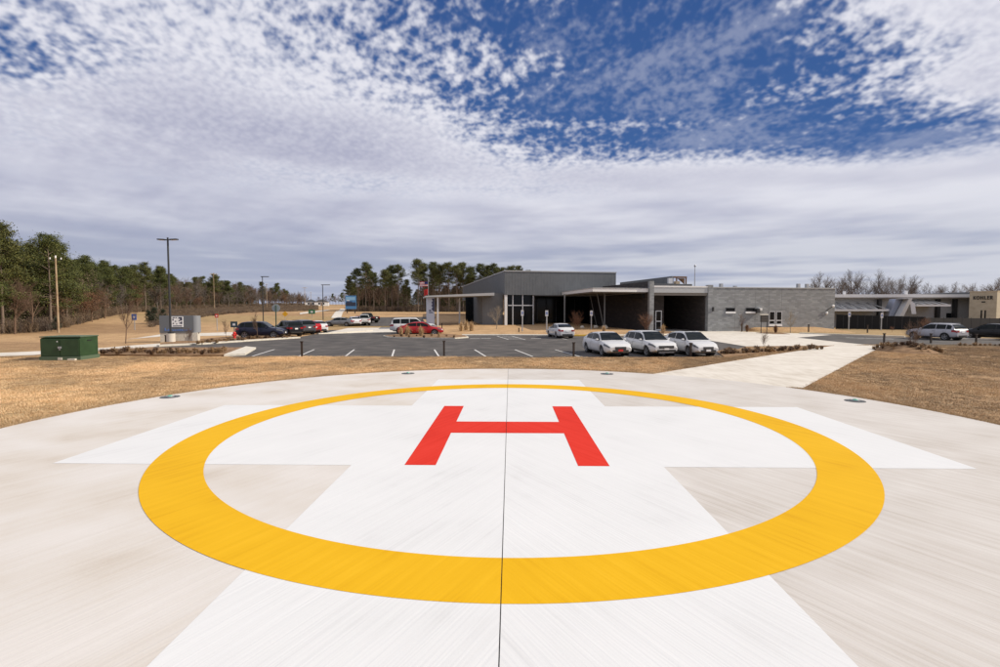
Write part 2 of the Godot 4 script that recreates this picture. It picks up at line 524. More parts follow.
func line_mark(a: Vector3, b: Vector3, width := 0.11, y := 0.017) -> void:
	var d := (b - a).normalized()
	var side := Vector3(-d.z, 0, d.x) * width * 0.5
	var s := MB.new()
	s.slab(PackedVector2Array([Vector2((a - side).x, (a - side).z), Vector2((a + side).x, (a + side).z), Vector2((b + side).x, (b + side).z), Vector2((b - side).x, (b - side).z)]), y, 0.0)
	struct("parking_line_marking", s, M.line_paint)

func make_ground() -> void:
	# the land itself, out to the horizon
	var s := MB.new()
	var rows := []
	var r := 0.0
	while r < 4000.0:
		var line := PackedVector3Array()
		for k in 240:
			var a := TAU * k / 240.0
			var x := sin(a) * r; var z := -cos(a) * r
			line.push_back(Vector3(x, land(x, z), z))
		rows.push_back(line)
		r += 3.0 if r < 60.0 else (2.5 if r < 200.0 else r * 0.06)
	s.colored = true
	s.grid(rows, true)
	# the far fields are patched: bleached straw, browner tangles, greenish winter weeds
	var patches := noise(95, 0.035, 4); var weeds := noise(96, 0.02, 3)
	for k in s.v.size():
		var p := s.v[k]
		var a := smoothstep(-0.05, 0.35, patches.get_noise_2d(p.x * 0.45, p.z))
		var b := smoothstep(0.05, 0.40, weeds.get_noise_2d(p.x * 0.5 + 80.0, p.z * 1.2))
		s.c[k] = Color(1.0, 1.0, 1.0).lerp(Color(0.66, 0.62, 0.58), a * 0.85).lerp(Color(0.60, 0.68, 0.55), b * 0.6)
	M.field = M.turf.duplicate()
	M.field.vertex_color_use_as_albedo = true
	struct("ground", s, M.field)
	# car park
	flat("car_park", poly_of([[226, 357.3], [255, 349.6], [158, 348.2], [150, 346.5], [297, 337.6], [318, 333.6], [330, 330], [470, 329.8], [480, 335.6], [600, 336.4], [640, 336.0], [668, 335.5], [712, 341.0], [746, 346.6], [724, 354.0], [722, 357.6]]), 0.012, M.asphalt)
	struct("far_car_park", strip([[345, 326.2], [430, 326.2]], [[362, 317.6], [436, 316.8]], 0.03), M.asphalt)
	# concrete drives and paths
	flat("concrete_drive", poly_of([[321, 334.2], [398, 331.9], [404, 325.8], [372, 325.2], [352, 327.2]]), 0.019, M.concrete)
	flat("concrete_apron", poly_of([[652, 333.2], [668, 335.4], [712, 341.0], [746, 346.6], [780, 346.2], [836, 345.6], [883, 346.2], [858, 344.2], [797, 337.8], [832, 335.0], [800, 333.6], [745, 331.8], [713, 330.2], [711, 327.6], [655, 327.6]]), 0.020, M.concrete)
	flat("concrete_path", PackedVector2Array([g2(640, 376.5), Vector2(8.0, -19.8), g2(803, 388.5), g2(860, 358), g2(884, 346.1), g2(836, 345.5), g2(760, 357.0), g2(700, 366.8)]), 0.024, M.concrete)
	flat("road", poly_of([[797, 337.8], [858, 344.2], [884, 346.3], [1010, 347.4], [1090, 348.0], [1090, 340.5], [1000, 340.4], [905, 337.6], [832, 335.0]]), 0.014, M.asphalt)
	# pale pavements and a lane beyond the green cabinet
	struct("pavement", strip([[-60, 359.5], [40, 355.0], [100, 351.2], [160, 346.6]], [[-60, 355.5], [40, 351.6], [100, 348.4], [160, 343.6]], 0.02), M.concrete)
	struct("pavement", strip([[126, 339.6], [160, 336.8], [240, 335.5]], [[136, 338.4], [160, 334.6], [240, 332.0]], 0.02), M.concrete)
	struct("pavement", strip([[300, 314.6], [326, 311.0]], [[300, 313.0], [330, 309.6]], 0.06), M.concrete)
	struct("road", strip([[331, 318.4], [341, 318.2]], [[340.5, 309.0], [346, 309.0]], 0.07), M.concrete)
	# kerbs and islands
	flat("planting_bed", poly_of([[97, 355.8], [110, 350.0], [160, 348.6], [246, 348.6], [240, 352.0], [226, 356.2], [188, 356.6]]), 0.10, M.mulch, 0.12)
	flat("kerb", poly_of([[224, 356.6], [246, 348.0], [256, 349.2], [245, 355.6]]), 0.14, M.kerb, 0.16)
	kerb_line([gp(158, 346.6), gp(200, 344.6), gp(250, 341.2), gp(298, 338.2)], 0.7)
	island(poly_of([[383, 336.8], [396, 335.6], [430, 334.8], [452, 335.2], [466, 336.8], [468.6, 338.0], [455, 339.0], [430, 339.0], [400, 338.4], [388, 337.8]]), M.mulch)
	flat("planting_bed", poly_of([[160, 346.0], [200, 344.0], [250, 340.8], [297, 337.9], [280, 336.6], [240, 336.4], [200, 340.0], [165, 343.0]]), 0.10, M.mulch, 0.12)
	kerb_line([gp(318, 334.2), gp(345, 333.0), gp(372, 331.2)], 0.35)
	# the bank in front of the building rises from the far kerb
	var bank := MB.new()
	var rows2 := []
	for k in 12:
		var px := 436.0 + 19.5 * k
		var a := gp(px, 335.3 if px < 600 else 335.3 - (px - 600) * 0.03)
		var b := B * Vector3((B.affine_inverse() * a).x, 0.45, 1.5)
		if px > 560.0: b = B * Vector3((B.affine_inverse() * a).x, 0.35, 7.0)
		rows2.push_back(PackedVector3Array([a + Vector3(0, -0.1, 0), a + Vector3(0, 0.14, 0), a.lerp(b, 0.35) + Vector3(0, 0.16, 0), a.lerp(b, 0.7) + Vector3(0, 0.1, 0), b, b + (b - a).normalized() * 22.0]))
	bank.grid(rows2)
	struct("lawn_bank", bank, M.turf)
	kerb_line([gp(462, 335.6), gp(500, 335.5), gp(560, 335.9)], 1.3, 0.13)
	kerb_line([gp(560, 335.9), gp(604, 336.0)], 0.5, 0.131, mat(0.66, 0.45, 0.06, 0.8))
	kerb_line([gp(604, 336.0), gp(650, 334.8)], 0.5, 0.13)
	island(poly_of([[652, 334.0], [661, 331.6], [672, 332.6], [676, 334.0], [664, 335.2]]), M.mulch)
	# the bank before the grey block wing
	var wing := MB.new()
	var rows3 := []
	for k in 10:
		var px := 712.0 + 16.0 * k
		var a := gp(px, 330.6 + (px - 712.0) * 0.014)
		var b := B * Vector3((B.affine_inverse() * a).x, 0.50, V_FRONT)
		rows3.push_back(PackedVector3Array([a, a.lerp(b, 0.5) + Vector3(0, 0.06, 0), b]))
	wing.grid(rows3)
	struct("lawn_bank", wing, M.turf)
	# beyond the apron: bed, kerb and verge along the road
	flat("planting_bed", poly_of([[756, 333.2], [764, 332.4], [780, 333.0], [790, 334.4], [774, 334.2]]), 0.06, M.mulch, 0.06)
	kerb_line([gp(800, 333.7), gp(832, 334.8), gp(905, 337.2)], 0.5)
	kerb_line([gp(905, 338.4), gp(960, 339.4), gp(1090, 340.8)], 0.4)
	flat("planting_bed", poly_of([[716, 351.5], [726, 350.2], [790, 347.4], [834, 345.9], [800, 349.0], [760, 353.6], [724, 357.4]]), 0.05, M.mulch, 0.06)
	var mound := MB.new()
	var mid := gp(905, 351)
	var rows4 := []
	for i in 9:
		var line := PackedVector3Array()
		for k in 24:
			var a := TAU * k / 24.0
			var q := i / 8.0
			line.push_back(mid + Vector3(cos(a) * 2.0 * q, 0.50 * (1.0 - q * q) - 0.02, sin(a) * 2.6 * q - 0.8 * q * cos(a)))
		rows4.push_back(line)
	mound.grid(rows4, true)
	struct("planting_bed", mound, M.mulch)
	# stall lines: near row, far row
	var n := Vector3(sin(deg_to_rad(11.5)), 0, cos(deg_to_rad(11.5)))
	for k in 11:
		var a := Vector3(-19.2 + 2.95 * k, 0, -31.7 - 0.02 * k)
		if k != 4 or true: line_mark(a - n * 5.2, a + n * 0.2)
	for q in [[497, 336.2], [512, 336.3]]:
		var a := gp(q[0], q[1])
		line_mark(a, a + n * 6.4)
	for k in 7:
		var a := gp(500, 336.2).lerp(gp(509, 339.4), k / 6.0)
		line_mark(a, a + Vector3(1.55, 0, -0.3 + 0.9), 0.10)
	for q in [[481, 338.6], [531, 338.8], [470, 338.8]]:
		var a := gp(q[0], q[1])
		line_mark(a, a + Vector3(1.0, 0, -0.1), 0.35)
	for q in [[552, 336.8], [584, 337.6]]:
		line_mark(gp(q[0], q[1]), gp(q[0], q[1]) + n * 5.2)
	for k in 5:
		var a := gp(846 + 9.0 * k, 337.9 + 0.26 * k)
		line_mark(a, a + Vector3(0.75, 0, 0.55), 0.35, 0.02)

# ---------------------------------------------------------------- helipad
const PAD := Vector2(0.0, -12.38)
const PAD_R := 12.62
const JOINT := -0.03

func pad_piece(called: String, s: MB, side: int, m: Material) -> void:
	var d := Vector2(-0.53, -0.848) if side > 0 else Vector2(0.463, -0.886)
	var e := Vector2(-d.y, d.x)
	for k in s.v.size():
		var p := Vector2(s.v[k].x, s.v[k].z)
		s.t[k] = Vector2(p.dot(d), p.dot(e) + 3.0 * side)
	struct(called, s, m)

func make_pad() -> void:
	for side in [-1, 1]:
		var edge: float = JOINT + 0.0055 * side
		var s := MB.new()
		var p := PackedVector2Array()
		for k in 97:
			var a := PI * k / 96.0
			p.push_back(Vector2(edge + side * sin(a) * (PAD_R - side * edge), PAD.y - cos(a) * PAD_R))
		s.slab(p, 0.030, 0.2)
		pad_piece("helipad", s, side, M.pad_right if side > 0 else M.pad_left)
		# white cross, half of it on each slab
		var a := 2.955; var l := 8.74
		s = MB.new()
		var h := [[0, -l], [a, -l], [a, -a], [l, -a], [l, a], [a, a], [a, l], [0, l]]
		p = PackedVector2Array()
		for q in h: p.push_back(Vector2(edge if q[0] == 0 else side * q[0], PAD.y + q[1]))
		s.slab(p, 0.0328, 0.0)
		pad_piece("white_cross_marking", s, side, M.white_paint)
		# yellow ring
		s = MB.new()
		var r0 := 6.49; var r1 := 7.43
		for k in 120:
			var t0 := PI * k / 120.0; var t1 := PI * (k + 1) / 120.0
			var q := []
			for e in [[t0, r0], [t0, r1], [t1, r1], [t1, r0]]:
				var x: float = sin(e[0]) * e[1] * side
				if e[0] < 0.001 or e[0] > PI - 0.001: x = edge
				q.push_back(Vector3(x, 0.0355, PAD.y - cos(e[0]) * e[1]))
			for z in ([0, 1, 2, 0, 2, 3] if side > 0 else [0, 2, 1, 0, 3, 2]): s.put(q[z], Vector3.UP)
		pad_piece("yellow_ring_marking", s, side, M.yellow_paint)
		# red letter H
		s = MB.new()
		var w := 1.945; var st := 0.595; var hl := 2.93
		p = PackedVector2Array()
		for q in [[0, -0.80], [w - st, -0.80], [w - st, -hl], [w, -hl], [w, hl], [w - st, hl], [w - st, 0.42], [0, 0.42]]:
			p.push_back(Vector2(edge if q[0] == 0 else side * q[0], PAD.y + q[1]))
		s.slab(p, 0.0355, 0.0)
		pad_piece("red_letter_marking", s, side, M.red_paint)
	var f := MB.new()
	f.slab(PackedVector2Array([Vector2(JOINT - 0.02, PAD.y - PAD_R + 0.02), Vector2(JOINT + 0.02, PAD.y - PAD_R + 0.02), Vector2(JOINT + 0.02, PAD.y + PAD_R - 0.02), Vector2(JOINT - 0.02, PAD.y + PAD_R - 0.02)]), 0.014, 0.0)
	struct("pad_joint_filler", f, mat(0.03, 0.028, 0.026, 0.9))
	# flush lights round the rim
	var near := ["beside the straw lawn with the green cabinet", "before the lawn strip by the dark post", "before the lawn strip towards the parked white cars", "beside the lawn next to the concrete path"]
	var spots := [[170, 397], [408, 373.5], [607, 374], [855, 401]]
	for k in 4:
		var at := gp(spots[k][0], spots[k][1], 0.03)
		var t := thing("flush_pad_light", "flush green landing light in pad rim " + near[k], "landing light", Vector3(at.x, 0.03, at.z), 0.0, "landing lights sunk in the pad rim")
		var s := MB.new()
		s.tube(Vector3(0, -0.02, 0), Vector3(0, 0.012, 0), 0.31, 0.29, 28, true)
		part("cover_plate", s, M.plate, t)
		s = MB.new()
		s.tube(Vector3(0, 0.01, 0), Vector3(0, 0.04, 0), 0.13, 0.11, 20, true)
		part("collar", s, M.galvanised, t)
		s = MB.new()
		s.ball(Vector3(0, 0.035, 0), Vector3(0.085, 0.035, 0.085), 14, 6)
		part("lens", s, M.lens, t)
		for b in 6:
			s = MB.new()
			var q := Vector3(cos(TAU * b / 6.0), 0, sin(TAU * b / 6.0)) * 0.22
			s.tube(q + Vector3(0, 0.01, 0), q + Vector3(0, 0.02, 0), 0.014, 0.012, 6, true)
			part("bolt", s, M.galvanised, t)

# ---------------------------------------------------------------- the hospital: local x along the front, z outwards, turned 12 degrees
const V_FRONT := 15.8
var B := Transform3D(Basis(Vector3.UP, deg_to_rad(12.0)), Vector3(-0.75, 0, -78.0))

func bl(px: float, py: float, v: float) -> Vector3:       # a pixel on the wall plane z = v of the building
	var i := B.affine_inverse()
	var o := i * CAM
	var d := i.basis * eye_ray(px, py)
	return o + d * ((v - o.z) / d.z)

func masonry_tex(w: float, h: float, ramp: Array, mortar: Color, seed_: int) -> ImageTexture:
	var im := Image.create(1024, 1024, false, Image.FORMAT_RGB8)
	im.fill(mortar.linear_to_srgb())
	var r := RandomNumberGenerator.new()
	r.seed = seed_
	var size := 4.8
	var px := 1024.0 / size
	var rows := int(round(size / h)); var cols := int(round(size / w))
	for j in rows:
		for i in cols:
			var c: Color = ramp[r.randi() % ramp.size()]
			c = c * r.randf_range(0.86, 1.14)
			var x := (i + 0.5 * (j % 2)) * w * px
			var rect := Rect2i(int(x) + 1, int(j * h * px) + 1, int(w * px) - 2, int(h * px) - 2)
			im.fill_rect(rect, c.linear_to_srgb())
			if rect.end.x > 1024:
				im.fill_rect(Rect2i(rect.position.x - 1024, rect.position.y, rect.size.x, rect.size.y), c.linear_to_srgb())
	return ImageTexture.create_from_image(im)

func window_in(parent: Node, a: Vector3, b: Vector3, v: float, sill := true, bar := false) -> void:
	# an opening set into the wall: reveal, frame, pane, sill
	var f := MB.new()
	var t := 0.07
	f.box(Vector3(a.x, a.y, v - 0.05), Vector3(a.x + t, b.y, v + 0.03)); f.box(Vector3(b.x - t, a.y, v - 0.05), Vector3(b.x, b.y, v + 0.03))
	f.box(Vector3(a.x + t, a.y, v - 0.05), Vector3(b.x - t, a.y + t, v + 0.03)); f.box(Vector3(a.x + t, b.y - t, v - 0.05), Vector3(b.x - t, b.y, v + 0.03))
	if bar: f.box(Vector3(a.x + t, lerpf(a.y, b.y, 0.27), v - 0.05), Vector3(b.x - t, lerpf(a.y, b.y, 0.27) + 0.12, v + 0.03))
	var w := part("window", f, M.aluminium if bar else M.dark_pole, parent)
	bx("pane", Vector3(a.x + t, a.y + t, v - 0.01), Vector3(b.x - t, b.y - t, v + 0.008), M.glass_dark, w)
	if sill: bx("sill", Vector3(a.x - 0.05, a.y - 0.24, v - 0.02), Vector3(b.x + 0.05, a.y - 0.003, v + 0.10), M.sign_white, w)

func make_building() -> void:
	M.metal_wall = textured(blend_tex(512, [layer(512, 512, 64, 51, 0.03, 4), layer(512, 512, 512, 52, 0.01, 3)], [0.5, 0.5], [Color(0.105, 0.115, 0.125), Color(0.13, 0.14, 0.15), Color(0.15, 0.16, 0.17)], 1.2), 6.0, 0.5)
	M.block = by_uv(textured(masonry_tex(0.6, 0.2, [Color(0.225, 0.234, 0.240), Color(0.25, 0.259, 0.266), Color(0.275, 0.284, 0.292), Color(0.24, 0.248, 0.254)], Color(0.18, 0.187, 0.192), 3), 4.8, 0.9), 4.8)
	M.block_in_shade = by_uv(textured(masonry_tex(0.6, 0.2, [Color(0.034, 0.028, 0.027), Color(0.044, 0.035, 0.033), Color(0.038, 0.032, 0.031), Color(0.052, 0.042, 0.039)], Color(0.03, 0.026, 0.025), 4), 4.8, 0.9), 4.8)  # near-black: the shade of side wall and recesses is put into the colour
	M.fascia = mat(0.40, 0.41, 0.42, 0.55)
	M.white_fascia = mat(0.72, 0.71, 0.70, 0.5)
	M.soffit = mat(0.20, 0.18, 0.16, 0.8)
	M.ceiling_in_shade = mat(0.075, 0.077, 0.08, 0.7)  # darker than the cladding: ceiling shade is part of the colour
	M.roofing = mat(0.11, 0.115, 0.125, 0.7)
	M.grey_steel = mat(0.15, 0.155, 0.16, 0.5, 0.3)
	M.rust = mat(0.16, 0.09, 0.05, 0.9)
	var t := thing("hospital_building", "long hospital with grey metal upper storey, block wing and deep dark entrance", "hospital", B.origin, deg_to_rad(12.0))
	var i := B.affine_inverse()
	# metal-clad upper box
	var tl := bl(503.8, 271.4, 0); var br := bl(615.8, 295.4, 0)
	var top := tl.y; var low := br.y; var right := br.x
	var wall := bx("metal_wall", Vector3(0, low, -56), Vector3(right, top, 0), M.metal_wall, t)
	var rib := MB.new(); rib.box(Vector3(-0.012, low + 0.01, 0), Vector3(0.012, top - 0.01, 0.009))
	var rm := rib.mesh()
	for k in 39:
		var o := part("seam", rm, M.metal_wall, wall)
		o.position.x = 0.25 + k * (right - 0.5) / 38.0
	var rib2 := MB.new(); rib2.box(Vector3(-0.035, low + 0.01, -0.02), Vector3(0, top - 0.01, 0.02))
	rm = rib2.mesh()
	for k in 60:
		var o := part("seam", rm, M.metal_wall, wall)
		o.position.z = -0.9 * k - 0.45
	bx("coping", Vector3(-0.08, top + 0.002, -56.05), Vector3(right + 0.08, top + 0.16, 0.08), M.fascia, t)
	# storefront under it
	var gy := 0.42
	var glass_r := bl(533.5, 300, -0.4).x
	bx("storefront_glass", Vector3(0.5, gy, -0.46), Vector3(glass_r, low, -0.42), M.glass_dark, t)
	for px in [506.0, 512.8, 522.6, 533.2]:
		var u := bl(px, 300, -0.3).x
		bx("mullion", Vector3(u - 0.065, gy, -0.40), Vector3(u + 0.065, low - 0.01, -0.22), M.aluminium, t)
	bx("transom", Vector3(0.6, bl(515, 305.4, -0.3).y - 0.07, -0.39), Vector3(glass_r, bl(515, 305.4, -0.3).y + 0.07, -0.24), M.aluminium, t)
	bx("column", Vector3(0.02, gy - 0.3, -0.5), Vector3(0.42, low - 0.01, -0.08), M.sign_white, t)
	bx("plinth", Vector3(0.44, gy - 0.5, -0.5), Vector3(glass_r, gy - 0.003, -0.05), M.block, t)
	bx("side_wall", Vector3(-3.0, 0, -1.8), Vector3(-0.02, low + 0.3, -1.4), M.metal_wall, t)
	bx("side_glass", Vector3(bl(465.5, 310, -12.0).x, 0, -12.2), Vector3(-3.0, low + 0.1, -11.8), M.glass_dark, t)
	bx("side_wall", Vector3(-3.25, 0, -12.0), Vector3(-3.02, low + 0.1, -1.4), M.metal_wall, t)
	# entrance: set back, its walls coloured as if in shade, between storefront and block side wall
	bx("entrance_wall", Vector3(glass_r + 0.1, 0, -6.4), Vector3(24.0, low, -6.0), M.block_in_shade, t)
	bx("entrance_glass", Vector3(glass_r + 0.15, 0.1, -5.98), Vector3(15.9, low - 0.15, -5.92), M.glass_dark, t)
	bx("entrance_return", Vector3(glass_r + 0.003, 0, -6.4), Vector3(glass_r + 0.097, low, -0.1), M.block_in_shade, t)
	bx("soffit", Vector3(glass_r + 0.1, low - 0.12, -6.0), Vector3(right, low - 0.003, -0.02), M.ceiling_in_shade, t)
	for k in 6:
		var u: float = glass_r + 0.4 + k * 1.65
		bx("mullion", Vector3(u - 0.05, gy, -5.91), Vector3(u + 0.05, low - 0.6, -5.82), M.dark_pole, t)
	# entrance canopy: a wedge from the front of the box to the front line
	var ctop := 5.62; var cbot := 5.08
	var c0 := bl(562, 291.4, 0.4); var c1 := bl(592.7, 288, V_FRONT)
	var cx0: float = c0.x; var cx1: float = c1.x; var cr := 15.95
	var cp := PackedVector2Array([Vector2(cx0, 0.4), Vector2(cx1, V_FRONT), Vector2(cr, V_FRONT - 0.4), Vector2(cr, 0.4)])
	var s := MB.new(); s.slab(cp, ctop, ctop - cbot - 0.1)
	var roof := part("canopy", s, M.white_fascia, t)
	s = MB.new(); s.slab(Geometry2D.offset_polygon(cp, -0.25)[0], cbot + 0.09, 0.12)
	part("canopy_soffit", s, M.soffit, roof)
	s = MB.new(); s.slab(Geometry2D.offset_polygon(cp, 0.06)[0], ctop + 0.07, 0.065)
	part("canopy_edge", s, M.fascia, roof)
	for q in [[564.5, 9.0], [604.5, 12.0]]:
		var u := bl(q[0], 310, q[1]).x
		bx("column", Vector3(u - 0.08, 0.1, q[1] - 0.08), Vector3(u + 0.08, cbot - 0.03, q[1] + 0.08), M.grey_steel, t)
	for q in [[597, 604, 12.0], [590, 597, 6.0]]:
		rod("strut", Vector3(bl(q[0], 296, q[2]).x, cbot - 0.02, q[2]), Vector3(bl(q[1], 325, q[2]).x, 0.3, q[2]), 0.06, M.grey_steel, t)
	# block side wall, shade put into its colour, and its lit front pier
	var p0 := bl(650.2, 281, V_FRONT); var p1 := bl(654.3, 281, V_FRONT)
	var ptop: float = p0.y
	bx("side_wall", Vector3(p0.x, 0, -6.0), Vector3(p1.x - 0.02, ptop - 0.02, V_FRONT - 0.5), M.block_in_shade, t)
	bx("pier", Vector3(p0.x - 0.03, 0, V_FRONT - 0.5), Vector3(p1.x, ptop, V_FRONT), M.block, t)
	bx("wall_sign_box", Vector3(p0.x - 0.35, bl(648, 298.4, 13).y, 9.6), Vector3(p0.x - 0.004, bl(648, 294.6, 13).y, 14.4), M.black, t)
	# ambulance bay
	var b1 := bl(708.2, 290, V_FRONT).x
	var beam_t := bl(660, 287.2, V_FRONT).y; var beam_b := bl(660, 292.6, V_FRONT).y
	bx("bay_beam", Vector3(p1.x + 0.003, beam_b, V_FRONT - 0.5), Vector3(b1 - 0.003, beam_t, V_FRONT - 0.05), M.fascia, t)
	bx("bay_beam_cap", Vector3(p1.x + 0.003, beam_t + 0.003, V_FRONT - 0.55), Vector3(b1 - 0.003, beam_t + 0.2, V_FRONT - 0.0), M.white_fascia, t)
	bx("bay_roof", Vector3(p1.x, beam_b + 0.12, 2.0), Vector3(b1, beam_b + 0.4, V_FRONT - 0.52), M.ceiling_in_shade, t)
	bx("shutter_box", Vector3(p1.x + 0.01, beam_b - 0.35, V_FRONT - 0.5), Vector3(b1 - 0.01, beam_b - 0.003, V_FRONT - 0.2), M.soffit, t)
	bx("bay_back_wall", Vector3(p1.x, 0, 2.2), Vector3(b1, beam_b + 0.1, 2.5), M.block_in_shade, t)  # bay walls get the darkened block, so their shade is painted in
	bx("bay_side_wall", Vector3(b1 - 0.2, 0, 2.6), Vector3(b1 - 0.02, beam_b + 0.1, V_FRONT - 0.55), M.block_in_shade, t)
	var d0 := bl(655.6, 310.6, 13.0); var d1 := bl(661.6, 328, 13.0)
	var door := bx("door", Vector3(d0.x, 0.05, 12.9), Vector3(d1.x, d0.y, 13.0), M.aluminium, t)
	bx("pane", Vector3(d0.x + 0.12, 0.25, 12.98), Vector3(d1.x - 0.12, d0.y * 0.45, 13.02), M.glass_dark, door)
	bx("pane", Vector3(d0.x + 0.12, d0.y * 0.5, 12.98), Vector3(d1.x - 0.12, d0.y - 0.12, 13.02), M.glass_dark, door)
	bx("vestibule", Vector3(p1.x + 0.004, 0, 2.6), Vector3(d1.x + 0.35, beam_b + 0.08, 12.88), M.block_in_shade, t)
	var e0 := bl(691, 313.2, 4.0); var e1 := bl(697.3, 328, 4.0); var e2 := bl(704, 328, 4.0)
	for q in [[e0.x, e1.x - 0.02], [e1.x + 0.02, e2.x]]:
		var dd := bx("door", Vector3(q[0], 0.05, 3.9), Vector3(q[1], e0.y, 4.0), M.fascia, t)
		bx("pane", Vector3(q[0] + 0.5, e0.y * 0.55, 3.98), Vector3(q[0] + 0.75, e0.y * 0.82, 4.01), M.glass_dark, dd)
		bx("handle", Vector3(q[1] - 0.2, 1.0, 4.0), Vector3(q[1] - 0.16, 1.25, 4.06), M.galvanised, dd)
	# grey block wing
	var w0 := bl(713.0, 288, V_FRONT).x; var wr := bl(835.4, 289.4, V_FRONT).x
	var wtop := bl(720, 287.9, V_FRONT).y
	bx("pier", Vector3(b1, 0, V_FRONT - 0.6), Vector3(w0, bl(710, 284.9, V_FRONT).y, V_FRONT + 0.05), M.block, t)
	var holes := []
	var block := bx("block_wall", Vector3(w0 + 0.003, 0, V_FRONT - 26.0), Vector3(wr, wtop, V_FRONT - 0.02), M.block, t)
	bx("coping", Vector3(w0 + 0.003, wtop + 0.003, V_FRONT - 0.45), Vector3(wr + 0.05, wtop + 0.13, V_FRONT + 0.05), M.fascia, t)
	bx("coping", Vector3(wr - 0.4, wtop + 0.003, V_FRONT - 26.0), Vector3(wr + 0.05, wtop + 0.12, V_FRONT - 0.46), M.fascia, t)
	for px in [735.3, 755.6, 769.3, 781.8]:
		var u := bl(px, 300, V_FRONT).x
		bx("control_joint", Vector3(u - 0.018, 0.3, V_FRONT - 0.03), Vector3(u + 0.018, wtop - 0.01, V_FRONT - 0.016), M.grey_steel, block)
	for q in [[725.8, 735.0, 307.8, 311.6], [745.8, 754.8, 307.8, 311.6]]:
		window_in(t, bl(q[0], q[3], V_FRONT), bl(q[1], q[2], V_FRONT), V_FRONT)
	for q in [[768.9, 774.9], [776.0, 781.9]]:
		window_in(t, bl(q[0], 324.4, V_FRONT), bl(q[1], 311.4, V_FRONT), V_FRONT, true, true)
	# wall fittings
	var f0 := bl(757.2, 311.0, V_FRONT)
	var lamp := bx("wall_floodlight", Vector3(f0.x - 0.35, f0.y - 0.25, V_FRONT - 0.02), Vector3(f0.x + 0.1, f0.y + 0.3, V_FRONT + 0.45), M.dark_pole, t)
	bx("floodlight_hood", Vector3(f0.x + 0.1, f0.y + 0.1, V_FRONT - 0.02), Vector3(f0.x + 0.55, f0.y + 0.4, V_FRONT + 0.3), M.sign_white, lamp)
	var f1 := bl(712.6, 309, V_FRONT)
	bx("wall_light", Vector3(f1.x - 0.1, f1.y - 0.3, V_FRONT + 0.05), Vector3(f1.x + 0.1, f1.y + 0.25, V_FRONT + 0.2), M.black, t)
	var f2 := bl(829.5, 311, V_FRONT)
	s = MB.new(); s.tube(Vector3(f2.x - 0.6, f2.y, V_FRONT), Vector3(f2.x + 0.2, f2.y + 0.6, V_FRONT + 0.25), 0.05, 0.05, 6, true)
	var arm := part("dish_arm", s, M.dark_pole, t)
	s = MB.new(); s.ball(Vector3(f2.x + 0.3, f2.y + 0.7, V_FRONT + 0.3), Vector3(0.22, 0.20, 0.08), 12, 6)
	part("dish", s, M.sign_white, arm)
	s = MB.new(); s.ball(Vector3(f2.x - 0.5, f2.y - 0.3, V_FRONT + 0.08), Vector3(0.18, 0.22, 0.12), 12, 6)
	part("utility_meter", s, M.sign_white, t)
	# plant on the roofs
	var k0 := bl(673.5, 276.2, 8.0)
	s = MB.new(); s.box(Vector3(k0.x - 0.3, beam_b + 0.4, -10.0), Vector3(k0.x, k0.y, 8.0))
	part("roof_screen", s, M.metal_wall, t)
	var k1 := bl(687, 276.4, 8.0)
	bx("roof_screen", Vector3(k0.x + 0.003, k0.y - 0.25, 7.8), Vector3(k1.x, k0.y - 0.01, 8.0), M.rust, t)
	for u in [k0.x + 0.5, k1.x - 0.15]:
		bx("screen_post", Vector3(u, beam_b + 0.4, 7.8), Vector3(u + 0.15, k0.y - 0.26, 7.95), M.rust, t)
	s = MB.new(); s.plate(PackedVector2Array([Vector2(k0.x + 0.9, k0.y - 0.28), Vector2(k1.x - 0.2, k0.y - 0.28), Vector2(k1.x - 0.2, k0.y - 1.1)]), 7.5, 7.7)
	part("screen_panel", s, M.rust, t)
	bx("air_handler", Vector3(k0.x + 0.1, beam_b + 0.4, 7.9), Vector3(k0.x + 0.7, k0.y - 0.75, 8.6), mat(0.42, 0.34, 0.24, 0.8), t)
	bx("roof_vent", Vector3(k0.x - 1.0, k0.y - 1.1, 8.02), Vector3(k0.x - 0.35, k0.y - 0.3, 8.4), M.aluminium, t)
	var an := bl(695, 266.2, 6.0)
	rod("mast", Vector3(an.x, beam_b + 0.3, 6.0), Vector3(an.x, an.y, 6.0), 0.09, M.galvanised, t, 0.05)
	s = MB.new(); s.ball(Vector3(an.x, an.y + 0.05, 6.0), Vector3(0.16, 0.2, 0.16), 8, 5)
	part("mast_head", s, M.galvanised, t)
	bx("upper_roof", Vector3(p1.x, beam_t + 0.21, 4.0), Vector3(b1, beam_t + 0.65, 12.0), M.roofing, t)
	for q in [[798.2, 1.0], [806.8, 1.0], [735, 0.6], [721, 0.9]]:
		var u := bl(q[0], 287, V_FRONT - 6.0).x
		bx("roof_vent", Vector3(u - 0.2, wtop, V_FRONT - 6.2), Vector3(u + 0.2, wtop + q[1], V_FRONT - 5.8), M.galvanised, t)
	# flat side canopy held by a printed pylon wall
	var l0 := bl(425, 296.4, -0.5); var l1 := bl(495, 293.4, 1.5)
	s = MB.new()
	var tl0 := Vector3(l0.x, l0.y, -7.0); var rows := []
	s.plate(PackedVector2Array([Vector2(l0.x, l0.y - 0.16), Vector2(l0.x, l0.y + 0.06), Vector2(l1.x, l1.y + 0.12), Vector2(l1.x, l1.y - 0.30)]), -8.0, 1.0)
	part("side_canopy", s, M.fascia, t)
	var y0 := bl(427, 321.8, 0.2)
	var y1 := bl(434.4, 297.6, 0.2)
	var py := bx("pylon_wall", Vector3(y0.x, 0, -2.0), Vector3(y1.x, l0.y - 0.17, 0.2), mat(0.46, 0.50, 0.60, 0.6), t)
	var ink := mat(0.035, 0.04, 0.09, 0.6)
	var fig := PackedVector2Array()
